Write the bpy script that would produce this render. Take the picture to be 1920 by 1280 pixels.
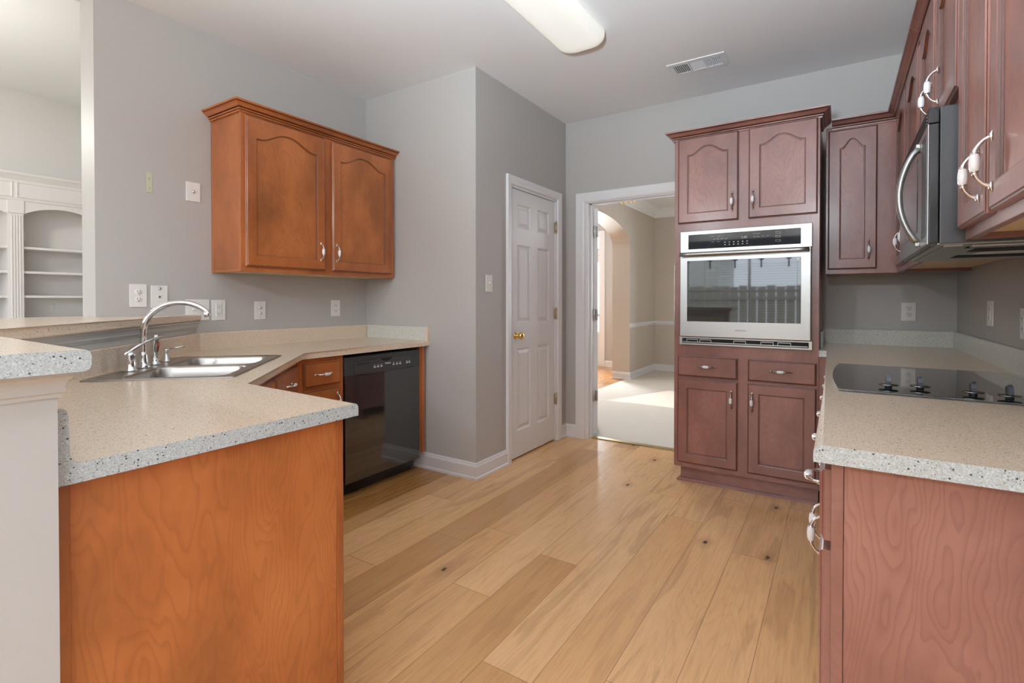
import bpy, bmesh, math, random
from mathutils import Vector, Matrix
random.seed(7)
S = bpy.context.scene
for o in list(bpy.data.objects): bpy.data.objects.remove(o)
# ---------------------------------------------------------------- camera, world, light, exposure
cam = bpy.data.objects.new('camera', bpy.data.cameras.new('camera'))
S.collection.objects.link(cam); S.camera = cam
cam.location = (0, 0, 1.19)
cam.rotation_euler = (math.radians(89.4), 0, math.radians(32.9027))
cam.data.sensor_width = 36; cam.data.lens = 949/1920*36
cam.data.shift_y = -67.7/1920; cam.data.clip_start = .02
S.view_settings.view_transform = 'Standard'; S.view_settings.look = 'None'
S.view_settings.gamma = 1; S.view_settings.use_curve_mapping = False
S.view_settings.exposure = -0.17
W = bpy.data.worlds.new('sky'); S.world = W; W.use_nodes = True
bg = W.node_tree.nodes['Background']; bg.inputs[0].default_value = (.80, .90, 1, 1); bg.inputs[1].default_value = 7.0
S.cycles.max_bounces = 10; S.cycles.diffuse_bounces = 6; S.cycles.glossy_bounces = 5
S.cycles.transmission_bounces = 6; S.cycles.sample_clamp_indirect = 6
S.cycles.use_denoising = True; S.cycles.caustics_reflective = False; S.cycles.caustics_refractive = False

def lamp(name, kind, loc, direction, energy, col, size=None, portal=False, angle=None, radius=None):
    d = bpy.data.lights.new(name, kind); o = bpy.data.objects.new(name, d); S.collection.objects.link(o)
    o.location = loc; o.rotation_euler = Vector(direction).to_track_quat('-Z', 'Y').to_euler()
    d.energy = energy; d.color = col
    if kind == 'AREA':
        d.shape = 'RECTANGLE'; d.size, d.size_y = size
        if portal: d.cycles.is_portal = True
    if angle: d.angle = angle
    if radius: d.shadow_soft_size = radius
    return o
lamp('sun', 'SUN', (0, 12, 9), (-.40, -1, -.76), 3.5, (1, .95, .86), angle=.01)
lamp('daylight_kitchen_window', 'AREA', (-1.35, -3.36, 1.3), (0, 1, 0), 1, (1, 1, 1), (2.3, 1.9), portal=True)
lamp('daylight_added_window', 'AREA', (-5.3, -3.36, 1.5), (0, 1, 0), 1, (1, 1, 1), (3.2, 2.3), portal=True)  # portal for an unseen window added to brighten the family room
lamp('daylight_dining_window', 'AREA', (-.3, 8.66, 1.4), (0, -1, 0), 1, (1, 1, 1), (1.8, 1.8), portal=True)
bl_ = lamp('bounce_fill', 'SPOT', (-.25, -.35, 1.45), (-.10, .62, 1), 800, (.72, .87, 1), radius=.12); bl_.data.spot_size = math.radians(125); bl_.data.spot_blend = 1  # added fill aimed at the ceiling to even out the exposure
lamp('rear_fill', 'POINT', (-1.9, -2.4, 2.52), (0, 0, -1), 105, (.86, .93, 1), radius=.11)  # added fill behind the camera, no pendant hangs here
lamp('rear_fill', 'POINT', (-.3, -2.5, 2.52), (0, 0, -1), 105, (.86, .93, 1), radius=.11)  # second added fill, likewise without a fixture
lamp('family_fill', 'POINT', (-5.4, .2, 2.6), (0, 0, -1), 62, (1, .98, .95), radius=.15)  # added fill that brightens the family room, no lamp modelled
lamp('dining_fill', 'POINT', (-.2, 6.6, 2.2), (0, 0, -1), 14, (.95, .97, 1), radius=.12)  # added dining room fill without a fixture
lamp('daylight_front_door', 'AREA', (-4.3, 8.68, 1.45), (.55, -1, -.2), 240, (.92, .96, 1), (.7, 1.1))
lamp('foyer_fill', 'POINT', (-4.1, 6.4, 2.3), (0, 0, -1), 12, (1, .96, .9), radius=.12)  # added foyer fill without a fixture
lamp('daylight_side_window', 'AREA', (.76, -1.6, 1.3), (-1, 0, 0), 1, (1, 1, 1), (1.8, 2.0), portal=True)

# ---------------------------------------------------------------- materials
MATS = {}
def mat(name, col=(.5, .5, .5), rough=.5, metal=0, spec=.5, coat=0, coat_rough=.1, emit=None, estr=0, trans=0):
    m = bpy.data.materials.new(name); m.use_nodes = True; MATS[name] = m
    b = m.node_tree.nodes['Principled BSDF']
    b.inputs['Base Color'].default_value = (*col, 1); b.inputs['Roughness'].default_value = rough
    b.inputs['Metallic'].default_value = metal; b.inputs['Specular IOR Level'].default_value = spec
    b.inputs['Coat Weight'].default_value = coat; b.inputs['Coat Roughness'].default_value = coat_rough
    b.inputs['Transmission Weight'].default_value = trans
    if emit: b.inputs['Emission Color'].default_value = (*emit, 1); b.inputs['Emission Strength'].default_value = estr
    return m
class NT:
    def __init__(s, m): s.t = m.node_tree; s.b = s.t.nodes['Principled BSDF']
    def n(s, typ, **kw):
        x = s.t.nodes.new(typ)
        for k, v in kw.items():
            if k.startswith('i_'):
                x.inputs[k[2:].replace('_', ' ')].default_value = v
            else: setattr(x, k, v)
        return x
    def l(s, a, b): s.t.links.new(a, b)
    def math(s, op, a, b=None, c=None):
        x = s.t.nodes.new('ShaderNodeMath'); x.operation = op
        for i, v in enumerate((a, b, c)):
            if v is None: continue
            if isinstance(v, (int, float)): x.inputs[i].default_value = v
            else: s.l(v, x.inputs[i])
        return x.outputs[0]
    def mix(s, f, a, b, blend='MIX'):
        x = s.t.nodes.new('ShaderNodeMix'); x.data_type = 'RGBA'; x.blend_type = blend
        for i, v in ((0, f), (6, a), (7, b)):
            if isinstance(v, (int, float)): x.inputs[i].default_value = v
            elif isinstance(v, tuple): x.inputs[i].default_value = (*v[:3], 1)
            else: s.l(v, x.inputs[i])
        return x.outputs[2]
    def ramp(s, f, stops):
        x = s.t.nodes.new('ShaderNodeValToRGB'); e = x.color_ramp.elements
        while len(e) < len(stops): e.new(.5)
        for i, (p, c) in enumerate(stops):
            e[i].position = p; e[i].color = (*c, 1) if len(c) == 3 else c
        s.l(f, x.inputs[0]); return x.outputs[0]
    def coord(s, scale=(1, 1, 1), kind='Object', rnd=0):
        tc = s.n('ShaderNodeTexCoord'); mp = s.n('ShaderNodeMapping'); mp.inputs['Scale'].default_value = scale
        s.l(tc.outputs[kind], mp.inputs[0])
        if rnd:
            oi = s.n('ShaderNodeObjectInfo'); v = s.n('ShaderNodeVectorMath', operation='SCALE')
            cx = s.n('ShaderNodeCombineXYZ'); s.l(oi.outputs['Random'], cx.inputs[0]); s.l(oi.outputs['Random'], cx.inputs[1]); s.l(oi.outputs['Random'], cx.inputs[2])
            s.l(cx.outputs[0], v.inputs[0]); v.inputs['Scale'].default_value = rnd
            s.l(v.outputs[0], mp.inputs['Location'])
        return mp.outputs[0]
    def noise(s, vec, scale, detail=4, rough=.5, dist=0):
        x = s.n('ShaderNodeTexNoise'); x.inputs['Scale'].default_value = scale; x.inputs['Detail'].default_value = detail
        x.inputs['Roughness'].default_value = rough; x.inputs['Distortion'].default_value = dist
        s.l(vec, x.inputs['Vector']); return x.outputs['Fac']
    def bump(s, h, strength=.2, dist=.002):
        x = s.n('ShaderNodeBump'); x.inputs['Strength'].default_value = strength; x.inputs['Distance'].default_value = dist
        s.l(h, x.inputs['Height']); s.l(x.outputs[0], s.b.inputs['Normal'])
    def base(s, c): s.l(c, s.b.inputs['Base Color'])

def paint(name, col, rough=.6, bumpy=.12, spec=.4):
    m = mat(name, col, rough, spec=spec); t = NT(m)
    v = t.coord(kind='Object'); n = t.noise(v, 160, 3); t.bump(n, bumpy, .001)
    n2 = t.noise(v, 1.3, 2)
    t.base(t.mix(n2, tuple(c*.985 for c in col), tuple(min(1, c*1.015) for c in col))); return m
paint('wall_paint', (.462, .442, .420), .5)
paint('dining_paint', (.58, .515, .44), .55)
paint('family_paint', (.72, .70, .68), .55)
paint('ceiling_paint', (.80, .80, .81), .7)
paint('white_ceiling', (.85, .85, .84), .7)
paint('trim_white', (.76, .76, .77), .3, .03)
paint('halfwall_paint', (.50, .495, .48), .35, .05)
paint('bookcase_paint', (.74, .71, .69), .4, .03)
paint('bookcase_back', (.80, .77, .74), .5, .03)

def wood(name, c1, c2, c3, rough=.32, coat=.35, horiz=False, figure=.28, scale=1.0):
    m = mat(name, c2, rough, coat=coat, coat_rough=.18); t = NT(m)
    sc = (5*scale, 5*scale, .9*scale) if not horiz else (.9*scale, .9*scale, 5*scale)
    v = t.coord(sc, rnd=9)
    fine = t.noise(t.coord(tuple(x*7 for x in sc), rnd=5), 3.0, 5, .6)
    fl = t.noise(t.coord((2.6*scale, 2.6*scale, .75*scale) if not horiz else (.75*scale, .75*scale, 2.6*scale), rnd=11), 1.6, 3, .45, .25)
    wob = t.noise(v, 6, 4, .6)
    sn = t.math('FRACT', t.math('ADD', t.math('MULTIPLY', fl, 38), t.math('MULTIPLY', wob, 1.1)))
    fac = t.ramp(sn, [(.0, (.0, .0, .0)), (.5, (.12, .12, .12)), (.88, (1, 1, 1)), (.99, (.0, .0, .0))])
    bl = t.noise(t.coord((2.2*scale, 2.2*scale, 1.3*scale), rnd=3), 1.5, 4, .6)
    base = t.ramp(bl, [(.3, c1), (.52, c2), (.75, c3)])
    a = t.math('MULTIPLY', fac, figure)
    g = t.mix(a, base, t.mix(.75, base, c1))
    g2 = t.mix(t.math('MULTIPLY', fine, .5), g, t.mix(.5, g, c3))
    t.base(g2)
    t.bump(fine, .06, .0006)
    return m
wood('cherry', (.20, .052, .013), (.37, .108, .027), (.50, .165, .050))
wood('cherry_horizontal', (.20, .052, .013), (.37, .108, .027), (.50, .165, .050), horiz=True)
wood('cherry_cool_lit', (.155, .062, .048), (.24, .102, .080), (.32, .150, .120), rough=.34)  # same stain as the left cabinets, cool daylight's mauve put into the colour
wood('cherry_cool_lit_horizontal', (.155, .062, .048), (.24, .102, .080), (.32, .150, .120), rough=.34, horiz=True)
wood('cherry_cool_lit_panel', (.16, .062, .050), (.28, .116, .088), (.38, .180, .140), rough=.40, figure=.6, scale=1.1)
wood('cherry_panel', (.20, .058, .014), (.40, .120, .030), (.54, .19, .055), rough=.42, coat=.2, figure=.45, scale=1.1)
mat('groove_stain_shade', (.07, .02, .009), .4)
mat('maple_underside', (.62, .43, .25), .5)

def speckle(name, base, light, dark, big=.06, sc=520, sc2=190):
    m = mat(name, base, .22, coat=.1); t = NT(m); v = t.coord()
    def flecks(scale):
        x = t.n('ShaderNodeTexVoronoi'); x.inputs['Scale'].default_value = scale; t.l(v, x.inputs['Vector'])
        sp = t.n('ShaderNodeSeparateColor'); t.l(x.outputs['Color'], sp.inputs[0]); return x.outputs['Distance'], sp.outputs[0], sp.outputs[1]
    d, r, g = flecks(sc)
    c = t.ramp(r, [(0, tuple(.45*a+.55*b for a, b in zip(dark, base))), (.10, base), (.5, base), (.72, tuple(.5*a+.5*b for a, b in zip(light, base))), (1, light)])
    d2, r2, g2 = flecks(sc2)
    k = t.math('MULTIPLY', t.math('LESS_THAN', d2, t.math('MULTIPLY', g2, .42)), t.math('LESS_THAN', r2, big))
    k2 = t.math('MULTIPLY', t.math('LESS_THAN', d2, .3), t.math('GREATER_THAN', r2, .80))
    c = t.mix(k2, c, tuple(.5*a+.5*b for a, b in zip(dark, base)))
    c = t.mix(k, c, dark)
    t.base(c); return m
speckle('counter_laminate', (.70, .565, .425), (.82, .71, .59), (.17, .13, .10))
speckle('splash_laminate_cool_lit', (.60, .60, .54), (.74, .75, .70), (.16, .15, .14), big=.10, sc=480, sc2=230)  # counter laminate with cool daylight painted in as a paler, greyer tone
speckle('endcap_laminate_cool_lit', (.47, .515, .525), (.64, .70, .72), (.07, .07, .08), big=.13, sc=480, sc2=210)  # counter ends with larger flecks; the blue-grey is cool daylight painted in

def floor_mat():
    m = mat('oak_planks', (.5, .3, .15), .30, coat=.0, spec=.5); t = NT(m)
    tc = t.n('ShaderNodeTexCoord'); sp = t.n('ShaderNodeSeparateXYZ'); t.l(tc.outputs['Object'], sp.inputs[0])
    X, Y = sp.outputs[0], sp.outputs[1]
    u = t.math('DIVIDE', t.math('ADD', X, 10.545), .1875)         # seams along Y at X = -.733, -.3555 ...
    pid = t.math('FLOOR', u); fu = t.math('FRACT', u)
    wn = t.n('ShaderNodeTexWhiteNoise', noise_dimensions='1D'); t.l(pid, wn.inputs['W'])
    off = t.math('MULTIPLY', wn.outputs['Value'], 7.3)
    v = t.math('DIVIDE', t.math('ADD', t.math('ADD', Y, 20), off), 1.75)
    vid = t.math('FLOOR', v); fv = t.math('FRACT', v)
    cid = t.math('ADD', t.math('MULTIPLY', pid, 17.13), t.math('MULTIPLY', vid, 5.71))
    wn2 = t.n('ShaderNodeTexWhiteNoise', noise_dimensions='1D'); t.l(cid, wn2.inputs['W'])
    r = wn2.outputs['Value']
    def vec(sx, sy, k):
        c = t.n('ShaderNodeCombineXYZ'); t.l(t.math('MULTIPLY', X, sx), c.inputs[0]); t.l(t.math('MULTIPLY', Y, sy), c.inputs[1])
        t.l(t.math('MULTIPLY', cid, k), c.inputs[2]); return c.outputs[0]
    tone = t.ramp(r, [(0, (.56, .295, .115)), (.3, (.71, .395, .165)), (.6, (.79, .455, .200)), (1, (.88, .54, .265))])
    grain = t.noise(vec(60, 2.2, 1.7), 2, 5, .6, .3)
    fl = t.noise(vec(4.5, .55, 3.1), 1.5, 3, .45, .3)
    fsin = t.ramp(t.math('SINE', t.math('ADD', t.math('MULTIPLY', fl, 110), t.math('MULTIPLY', grain, 1.2))), [(.3, (0, 0, 0)), (.95, (1, 1, 1))])
    wide = t.noise(vec(7, .75, 2.3), 1.4, 3, .5, 1.2)
    c = t.mix(t.ramp(wide, [(.57, (0, 0, 0)), (.64, (.34, .34, .34)), (.80, (.1, .1, .1))]), tone, (.34, .165, .068))
    c = t.mix(t.ramp(wide, [(.30, (.25, .25, .25)), (.42, (0, 0, 0))]), c, (.42, .22, .10))
    c = t.mix(t.math('MULTIPLY', fsin, .13), c, (.48, .25, .10))
    c = t.mix(t.math('MULTIPLY', t.ramp(grain, [(.32, (1, 1, 1)), (.55, (0, 0, 0))]), .22), c, (.40, .22, .10))
    c = t.mix(t.math('MULTIPLY', t.ramp(grain, [(.5, (0, 0, 0)), (.7, (1, 1, 1))]), .2), c, (.72, .50, .30))
    # knots
    kv = t.n('ShaderNodeTexVoronoi', voronoi_dimensions='2D'); kv.inputs['Scale'].default_value = 1.0; kv.inputs['Randomness'].default_value = 1
    warp = t.noise(vec(14, 9, 1), 1.3, 4)
    kc = t.n('ShaderNodeCombineXYZ'); t.l(t.math('ADD', t.math('MULTIPLY', X, 3.4), t.math('MULTIPLY', warp, .10)), kc.inputs[0]); t.l(t.math('ADD', t.math('MULTIPLY', Y, 1.9), t.math('MULTIPLY', warp, .10)), kc.inputs[1])
    t.l(kc.outputs[0], kv.inputs['Vector'])
    ksp = t.n('ShaderNodeSeparateColor'); t.l(kv.outputs['Color'], ksp.inputs[0])
    has = t.math('LESS_THAN', ksp.outputs[0], .26)
    halo = t.ramp(kv.outputs['Distance'], [(.0, (1, 1, 1)), (.06, (.55, .55, .55)), (.17, (0, 0, 0))])
    core = t.ramp(kv.outputs['Distance'], [(.022, (1, 1, 1)), (.045, (0, 0, 0))])
    c = t.mix(t.math('MULTIPLY', t.math('MULTIPLY', halo, has), .55), c, (.26, .115, .045))
    c = t.mix(t.math('MULTIPLY', t.math('MULTIPLY', core, has), .9), c, (.035, .014, .006))
    # older amber boards in front of the dishwasher
    old = t.math('MULTIPLY', t.math('LESS_THAN', X, -2.235), t.math('GREATER_THAN', Y, -9))
    g3 = t.noise(vec(60, 2.0, 1.1), 1.7, 6, .7, .5)
    oldc = t.ramp(g3, [(.30, (.10, .035, .01)), (.42, (.36, .15, .04)), (.62, (.52, .26, .085)), (.8, (.60, .35, .14))])
    c = t.mix(old, c, oldc)
    # gaps
    ed = t.math('MINIMUM', fu, t.math('SUBTRACT', 1, fu)); ev = t.math('MINIMUM', fv, t.math('SUBTRACT', 1, fv))
    gap = t.math('MAXIMUM', t.math('LESS_THAN', ed, .0065), t.math('LESS_THAN', ev, .0008))
    c = t.mix(t.math('MULTIPLY', gap, .6), c, (.12, .055, .022))
    t.base(c)
    t.bump(t.math('SUBTRACT', t.math('MULTIPLY', grain, .3), gap), .12, .001)
    t.l(t.math('ADD', .15, t.math('MULTIPLY', grain, .12)), t.b.inputs['Roughness'])
    return m
floor_mat()
def carpet(name, c1, c2):
    m = mat(name, c1, .95, spec=.1); t = NT(m); v = t.coord()
    n = t.noise(v, 90, 5, .7); n2 = t.noise(t.coord((2, 5, 1)), 2.2, 3)
    t.base(t.mix(t.math('MULTIPLY', n2, .5), t.mix(n, c1, c2), c2)); t.bump(n, .6, .006)
carpet('carpet_beige', (.60, .54, .46), (.72, .67, .60))

def steel(name, col=(.60, .60, .59), rough=.27, axis=(2, 2, 220)):
    m = mat(name, col, rough, 1); t = NT(m); n = t.noise(t.coord(axis), 3, 3)
    t.l(t.math('ADD', rough-.06, t.math('MULTIPLY', n, .14)), t.b.inputs['Roughness']); t.bump(n, .04, .0004)
steel('stainless', (.43, .43, .42), .32)
steel('stainless_sink', (.47, .45, .42), .33, (4, 4, 4))
mat('chrome', (.82, .83, .84), .07, 1)
mat('brass', (.86, .60, .22), .16, 1)
mat('aged_brass', (.55, .46, .25), .3, 1)
mat('nickel', (.62, .61, .58), .25, 1)
mat('ceramic', (.84, .86, .88), .12, spec=.6, coat=.4)
mat('black_glass', (.012, .013, .014), .03, spec=.7)
mat('oven_glass', (.02, .021, .022), .025, spec=1.0)
mat('cooktop_glass', (.015, .018, .018), .05, spec=1.0, coat=1.0, coat_rough=.04)
mat('black_plastic', (.018, .018, .019), .22)
mat('black_enamel', (.014, .014, .015), .06, spec=1.0, coat=.6, coat_rough=.05)
mat('dark_gray_plastic', (.04, .04, .042), .35)
mat('knob_graphite', (.035, .042, .055), .22, .2)
mat('knob_disc', (.22, .21, .20), .25, 1)
mat('mw_case', (.05, .05, .052), .3)
mat('void_black', (.004, .004, .004), .8)
mat('plate_white', (.80, .79, .76), .3)
mat('plate_shadow', (.12, .11, .10), .6)
mat('putty', (.52, .52, .38), .8)
mat('print_gray', (.62, .62, .62), .5)
mat('print_dark', (.08, .08, .08), .5)
mat('print_red', (.45, .02, .02), .4)
mat('diffuser_acrylic', (.80, .80, .76), .35, emit=(1, .97, .88), estr=.42)
mat('window_glass', (1, 1, 1), .0, trans=1)
def thin_glass(m):
    nt = m.node_tree; out = nt.nodes['Material Output']; tr = nt.nodes.new('ShaderNodeBsdfTransparent'); gl = nt.nodes.new('ShaderNodeBsdfGlossy')
    gl.inputs['Roughness'].default_value = .01; lw = nt.nodes.new('ShaderNodeLayerWeight'); lw.inputs[0].default_value = .12; mx = nt.nodes.new('ShaderNodeMixShader')
    nt.links.new(lw.outputs['Fresnel'], mx.inputs[0]); nt.links.new(tr.outputs[0], mx.inputs[1]); nt.links.new(gl.outputs[0], mx.inputs[2]); nt.links.new(mx.outputs[0], out.inputs[0])
thin_glass(MATS['window_glass'])
mat('blind_white', (.78, .78, .76), .5)
mat('valance_cloth', (.05, .05, .06), .9)
mat('grass', (.16, .20, .10), .9)
mat('fence_wood', (.30, .27, .24), .8)
mat('siding', (.62, .62, .60), .6)
M = MATS

# ---------------------------------------------------------------- mesh building
X_, Y_, Z_ = Vector((1, 0, 0)), Vector((0, 1, 0)), Vector((0, 0, 1))
def basis(kind, o=(0, 0, 0)):
    r = .70710678
    U, V, N = {'-Y': (X_, Z_, -Y_), '+X': (Y_, Z_, X_), '-X': (-Y_, Z_, -X_), '+Y': (-X_, Z_, Y_), 'D': (Vector((-r, r, 0)), Z_, Vector((r, r, 0))),
               'down': (X_, -Y_, -Z_), 'up': (X_, Y_, Z_), 'Dup': (Vector((-r, r, 0)), Vector((-r, -r, 0)), Z_)}[kind]
    m = Matrix.Identity(4)
    for i in range(3):
        m[i][0] = U[i]; m[i][1] = V[i]; m[i][2] = N[i]; m[i][3] = o[i]
    return m
I4 = Matrix.Identity(4)
class MB:
    def __init__(s, b=None): s.bm = bmesh.new(); s.b = b or I4
    def v(s, p): return s.bm.verts.new(s.b @ Vector(p))
    def face(s, vs, mi=0, smooth=False):
        try: f = s.bm.faces.new(vs)
        except ValueError: return None
        f.material_index = mi; f.smooth = smooth; return f
    def box(s, u0, u1, v0, v1, n0, n1, bev=0, mi=0, seg=2, xf=None):
        t = bmesh.new(); bmesh.ops.create_cube(t, size=1)
        for q in t.verts:
            q.co = Vector((u0+(q.co.x+.5)*(u1-u0), v0+(q.co.y+.5)*(v1-v0), n0+(q.co.z+.5)*(n1-n0)))
        if bev > 0: bmesh.ops.bevel(t, geom=t.edges[:], offset=bev, segments=seg, profile=.5, affect='EDGES')
        s.merge(t, mi, False, xf); return s
    def merge(s, t, mi=0, smooth=False, xf=None):
        mp = {}
        for q in t.verts:
            co = xf @ q.co if xf else q.co
            mp[q] = s.v(co)
        for f in t.faces: s.face([mp[q] for q in f.verts], mi if mi is not None else f.material_index, smooth or f.smooth)
        t.free()
    def poly(s, pts, n0, n1, mi=0, bev=0, seg=3, smooth_bev=False):      # extruded polygon in (u, v) from n0 to n1
        t = bmesh.new(); a = [t.verts.new((p[0], p[1], n0)) for p in pts]; b = [t.verts.new((p[0], p[1], n1)) for p in pts]
        t.faces.new(a[::-1]); t.faces.new(b); k = len(pts)
        for i in range(k): t.faces.new((a[i], a[(i+1) % k], b[(i+1) % k], b[i]))
        if bev:
            es = [e for e in t.edges if abs(e.verts[0].co.z-e.verts[1].co.z) < 1e-6]
            bmesh.ops.bevel(t, geom=es, offset=bev, segments=seg, profile=.5, affect='EDGES')
        s.merge(t, mi); return s
    def ring(s, pts, mi=0, close=True, smooth=False):
        pass
    def loft(s, loops, mi=0, smooth=True, cap0=True, cap1=True, closed=True):
        L = [[s.v(p) for p in lp] for lp in loops]; k = len(L[0])
        for a, b in zip(L, L[1:]):
            for i in range(k if closed else k-1): s.face((a[i], a[(i+1) % k], b[(i+1) % k], b[i]), mi, smooth)
        if closed and cap0: s.face(L[0][::-1], mi)
        if closed and cap1: s.face(L[-1], mi)
        return s
    def tube(s, path, r, mi=0, seg=12, up=None):
        path = [Vector(p) for p in path]; rs = r if isinstance(r, (list, tuple)) else [r]*len(path); loops = []
        if len(rs) != len(path): rs = [rs[round(i*(len(rs)-1)/(len(path)-1))] for i in range(len(path))]
        prev = None
        for i, p in enumerate(path):
            d = (path[min(i+1, len(path)-1)]-path[max(i-1, 0)]).normalized()
            if prev is None:
                a = Vector((0, 0, 1)) if abs(d.z) < .9 else Vector((1, 0, 0)); x = d.cross(a).normalized()
            else: x = (prev-d*prev.dot(d)).normalized()
            prev = x; y = d.cross(x)
            rr = rs[i]; ra, rb = rr if isinstance(rr, tuple) else (rr, rr)
            loops.append([p+x*math.cos(2*math.pi*j/seg)*ra+y*math.sin(2*math.pi*j/seg)*rb for j in range(seg)])
        return s.loft(loops, mi)
    def lathe(s, prof, c, axis='n', mi=0, seg=20, sx=1, sy=1):               # prof (r, h)
        loops = []
        for r, h in prof:
            r = max(r, 1e-5); lp = []
            for j in range(seg):
                a = 2*math.pi*j/seg; x, y = r*math.cos(a)*sx, r*math.sin(a)*sy
                lp.append({'n': (c[0]+x, c[1]+y, c[2]+h), 'v': (c[0]+x, c[1]+h, c[2]-y), 'u': (c[0]+h, c[1]+x, c[2]+y)}[axis])
            loops.append(lp)
        return s.loft(loops, mi)
    def sweep(s, prof, path, closed=False, mi=0, mis={}):      # prof (out, n): out = right of travel in the u,v plane
        k = len(path); loops = []
        for i in range(k):
            p = Vector(path[i][:2])
            d0 = (p-Vector(path[i-1][:2])).normalized() if (i > 0 or closed) else None
            d1 = (Vector(path[(i+1) % k][:2])-p).normalized() if (i < k-1 or closed) else None
            if d0 is None: d0 = d1
            if d1 is None: d1 = d0
            n0 = Vector((d0.y, -d0.x)); n1 = Vector((d1.y, -d1.x)); m = (n0+n1); m = m/max(m.dot(n0), .2)
            loops.append([(p.x+m.x*o, p.y+m.y*o, z) for o, z in prof])
        if closed: loops.append(loops[0])
        L = [[s.v(q) for q in lp] for lp in (loops[:-1] if closed else loops)]
        if closed: L.append(L[0])
        for a, b in zip(L, L[1:]):
            for i in range(len(prof)): s.face((a[i], b[i], b[(i+1) % len(prof)], a[(i+1) % len(prof)]), mis.get(i, mi))
        if not closed: s.face(L[0], mi); s.face(L[-1][::-1], mi)
        return s
ORG = {}
def setp(o, **kw):
    for k, v in kw.items():
        if v is not None: o[k] = v
def thing(name, loc, label, category, group=None):
    o = bpy.data.objects.new(name, None); S.collection.objects.link(o); o.location = loc; o.empty_display_size = .05
    ORG[o] = Vector(loc); setp(o, label=label, category=category, group=group); return o
def obj(name, mb, mats, parent=None, label=None, category=None, group=None, kind=None):
    bmesh.ops.recalc_face_normals(mb.bm, faces=mb.bm.faces[:])
    me = bpy.data.meshes.new(name); mb.bm.to_mesh(me); mb.bm.free()
    for m in (mats if isinstance(mats, (list, tuple)) else [mats]): me.materials.append(M[m])
    co = [v.co for v in me.vertices]
    c = Vector([(min(v[i] for v in co)+max(v[i] for v in co))/2 for i in range(3)])
    if parent is None: c.z = min(v.z for v in co)
    if name in ('floor',): c = Vector((0, 0, 0))
    me.transform(Matrix.Translation(-c))
    o = bpy.data.objects.new(name, me); S.collection.objects.link(o); ORG[o] = c
    if parent is not None: o.parent = parent; o.location = c-ORG[parent]
    else: o.location = c
    setp(o, label=label, category=category, group=group, kind=kind)
    return o
def struct(name, mb, mats, parent=None, label=None, category='structure'):
    return obj(name, mb, mats, parent, label=label, category=None, kind='structure' if parent is None else None)
def bx(*a, b=None, bev=0): return MB(b).box(*a, bev=bev)
def text(name, body, size, b, mats, parent, depth=.0006, shear=0, align='CENTER'):
    cu = bpy.data.curves.new(name, 'FONT'); cu.body = body; cu.size = size; cu.extrude = depth/2; cu.align_x = align; cu.align_y = 'CENTER'; cu.shear = shear
    o = bpy.data.objects.new(name, cu); S.collection.objects.link(o)
    me = o.to_mesh(); t = MB(b); tb = bmesh.new(); tb.from_mesh(me); t.merge(tb); o.to_mesh_clear()
    bpy.data.objects.remove(o); return obj(name, t, mats, parent)

# ---------------------------------------------------------------- room shell
H = 2.725
XL, XR, YB, YJ, XP = -3.07, .59, 3.98, 2.675, -2.015
def solid(name, boxes, m):
    t = MB()
    for b in boxes: t.box(*b)
    return struct(name, t, m)
solid('floor', [(-3.15, 4.2, -3.4, 4.055, -.1, 0), (-5.2, -2.69, 4.055, 8.7, -.1, 0)], 'oak_planks')
solid('floor_dining', [(-2.69, 2.2, 4.075, 8.7, -.1, .004)], 'carpet_beige')
solid('floor_family', [(-7.6, -3.15, -3.4, 3.7, -.1, .002)], 'carpet_beige')
solid('trim_1', [(-1.80, -.97, 4.03, 4.08, .0, .008)], 'aged_brass')
solid('ceiling', [(-3.237, .75, -3.4, 4.1, H, H+.15)], 'ceiling_paint')
solid('ceiling_dining', [(-5.2, 2.2, 4.1, 8.7, H, H+.15)], 'white_ceiling')
solid('ceiling_family', [(-7.6, -3.237, -3.4, 3.7, 3.42, 3.55)], 'white_ceiling')
solid('wall_left', [(-3.237, XL, .977, 2.79, 0, H)], 'wall_paint')
solid('wall_family_side', [(-3.3, -3.237, -3.4, 3.7, H+.001, 3.42)], 'family_paint')
solid('wall_center', [(XL, XP, YJ, 2.79, 0, H)], 'wall_paint')
solid('wall_pantry', [(XP-.115, XP, 2.79, 3.10, 0, H), (XP-.115, XP, 3.806, YB, 0, H), (XP-.115, XP, 3.10, 3.806, 2.03, H)], 'wall_paint')
solid('wall_pantry_back', [(-3.237, XP-.115, 3.98, 4.1, 0, H), (-3.237, -3.12, 2.79, 3.98, 0, H)], 'wall_paint')
solid('wall_back', [(XP-.115, -1.83, YB, 4.1, 0, H), (-.97, .75, YB, 4.1, 0, H), (-1.83, -.97, YB, 4.1, 2.045, H)], 'wall_paint')
solid('wall_right', [(XR, XR+.12, -.6, YB, 0, H), (XR, XR+.12, -3.4, -2.6, 0, H), (XR, XR+.12, -2.6, -.6, 0, .25), (XR, XR+.12, -2.6, -.6, 2.35, H)], 'wall_paint')
solid('wall_rear', [(-3.3, -2.45, -3.36, -3.2, 0, H), (-.25, .71, -3.36, -3.2, 0, H), (-2.45, -.25, -3.36, -3.2, 0, .45), (-2.45, -.25, -3.36, -3.2, 2.25, H)], 'wall_paint')
solid('wall_family_rear', [(-7.6, -6.9, -3.36, -3.2, 0, 3.42), (-3.75, -3.3, -3.36, -3.2, 0, 3.42), (-6.9, -3.75, -3.36, -3.2, 0, .4), (-6.9, -3.75, -3.36, -3.2, 2.6, 3.42)], 'family_paint')
solid('wall_family_west', [(-7.5, -7.38, -3.4, 3.7, 0, 3.42)], 'family_paint')
solid('wall_family_north', [(-7.6, -3.237, 3.6, 3.72, 0, 3.42)], 'family_paint')
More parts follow.
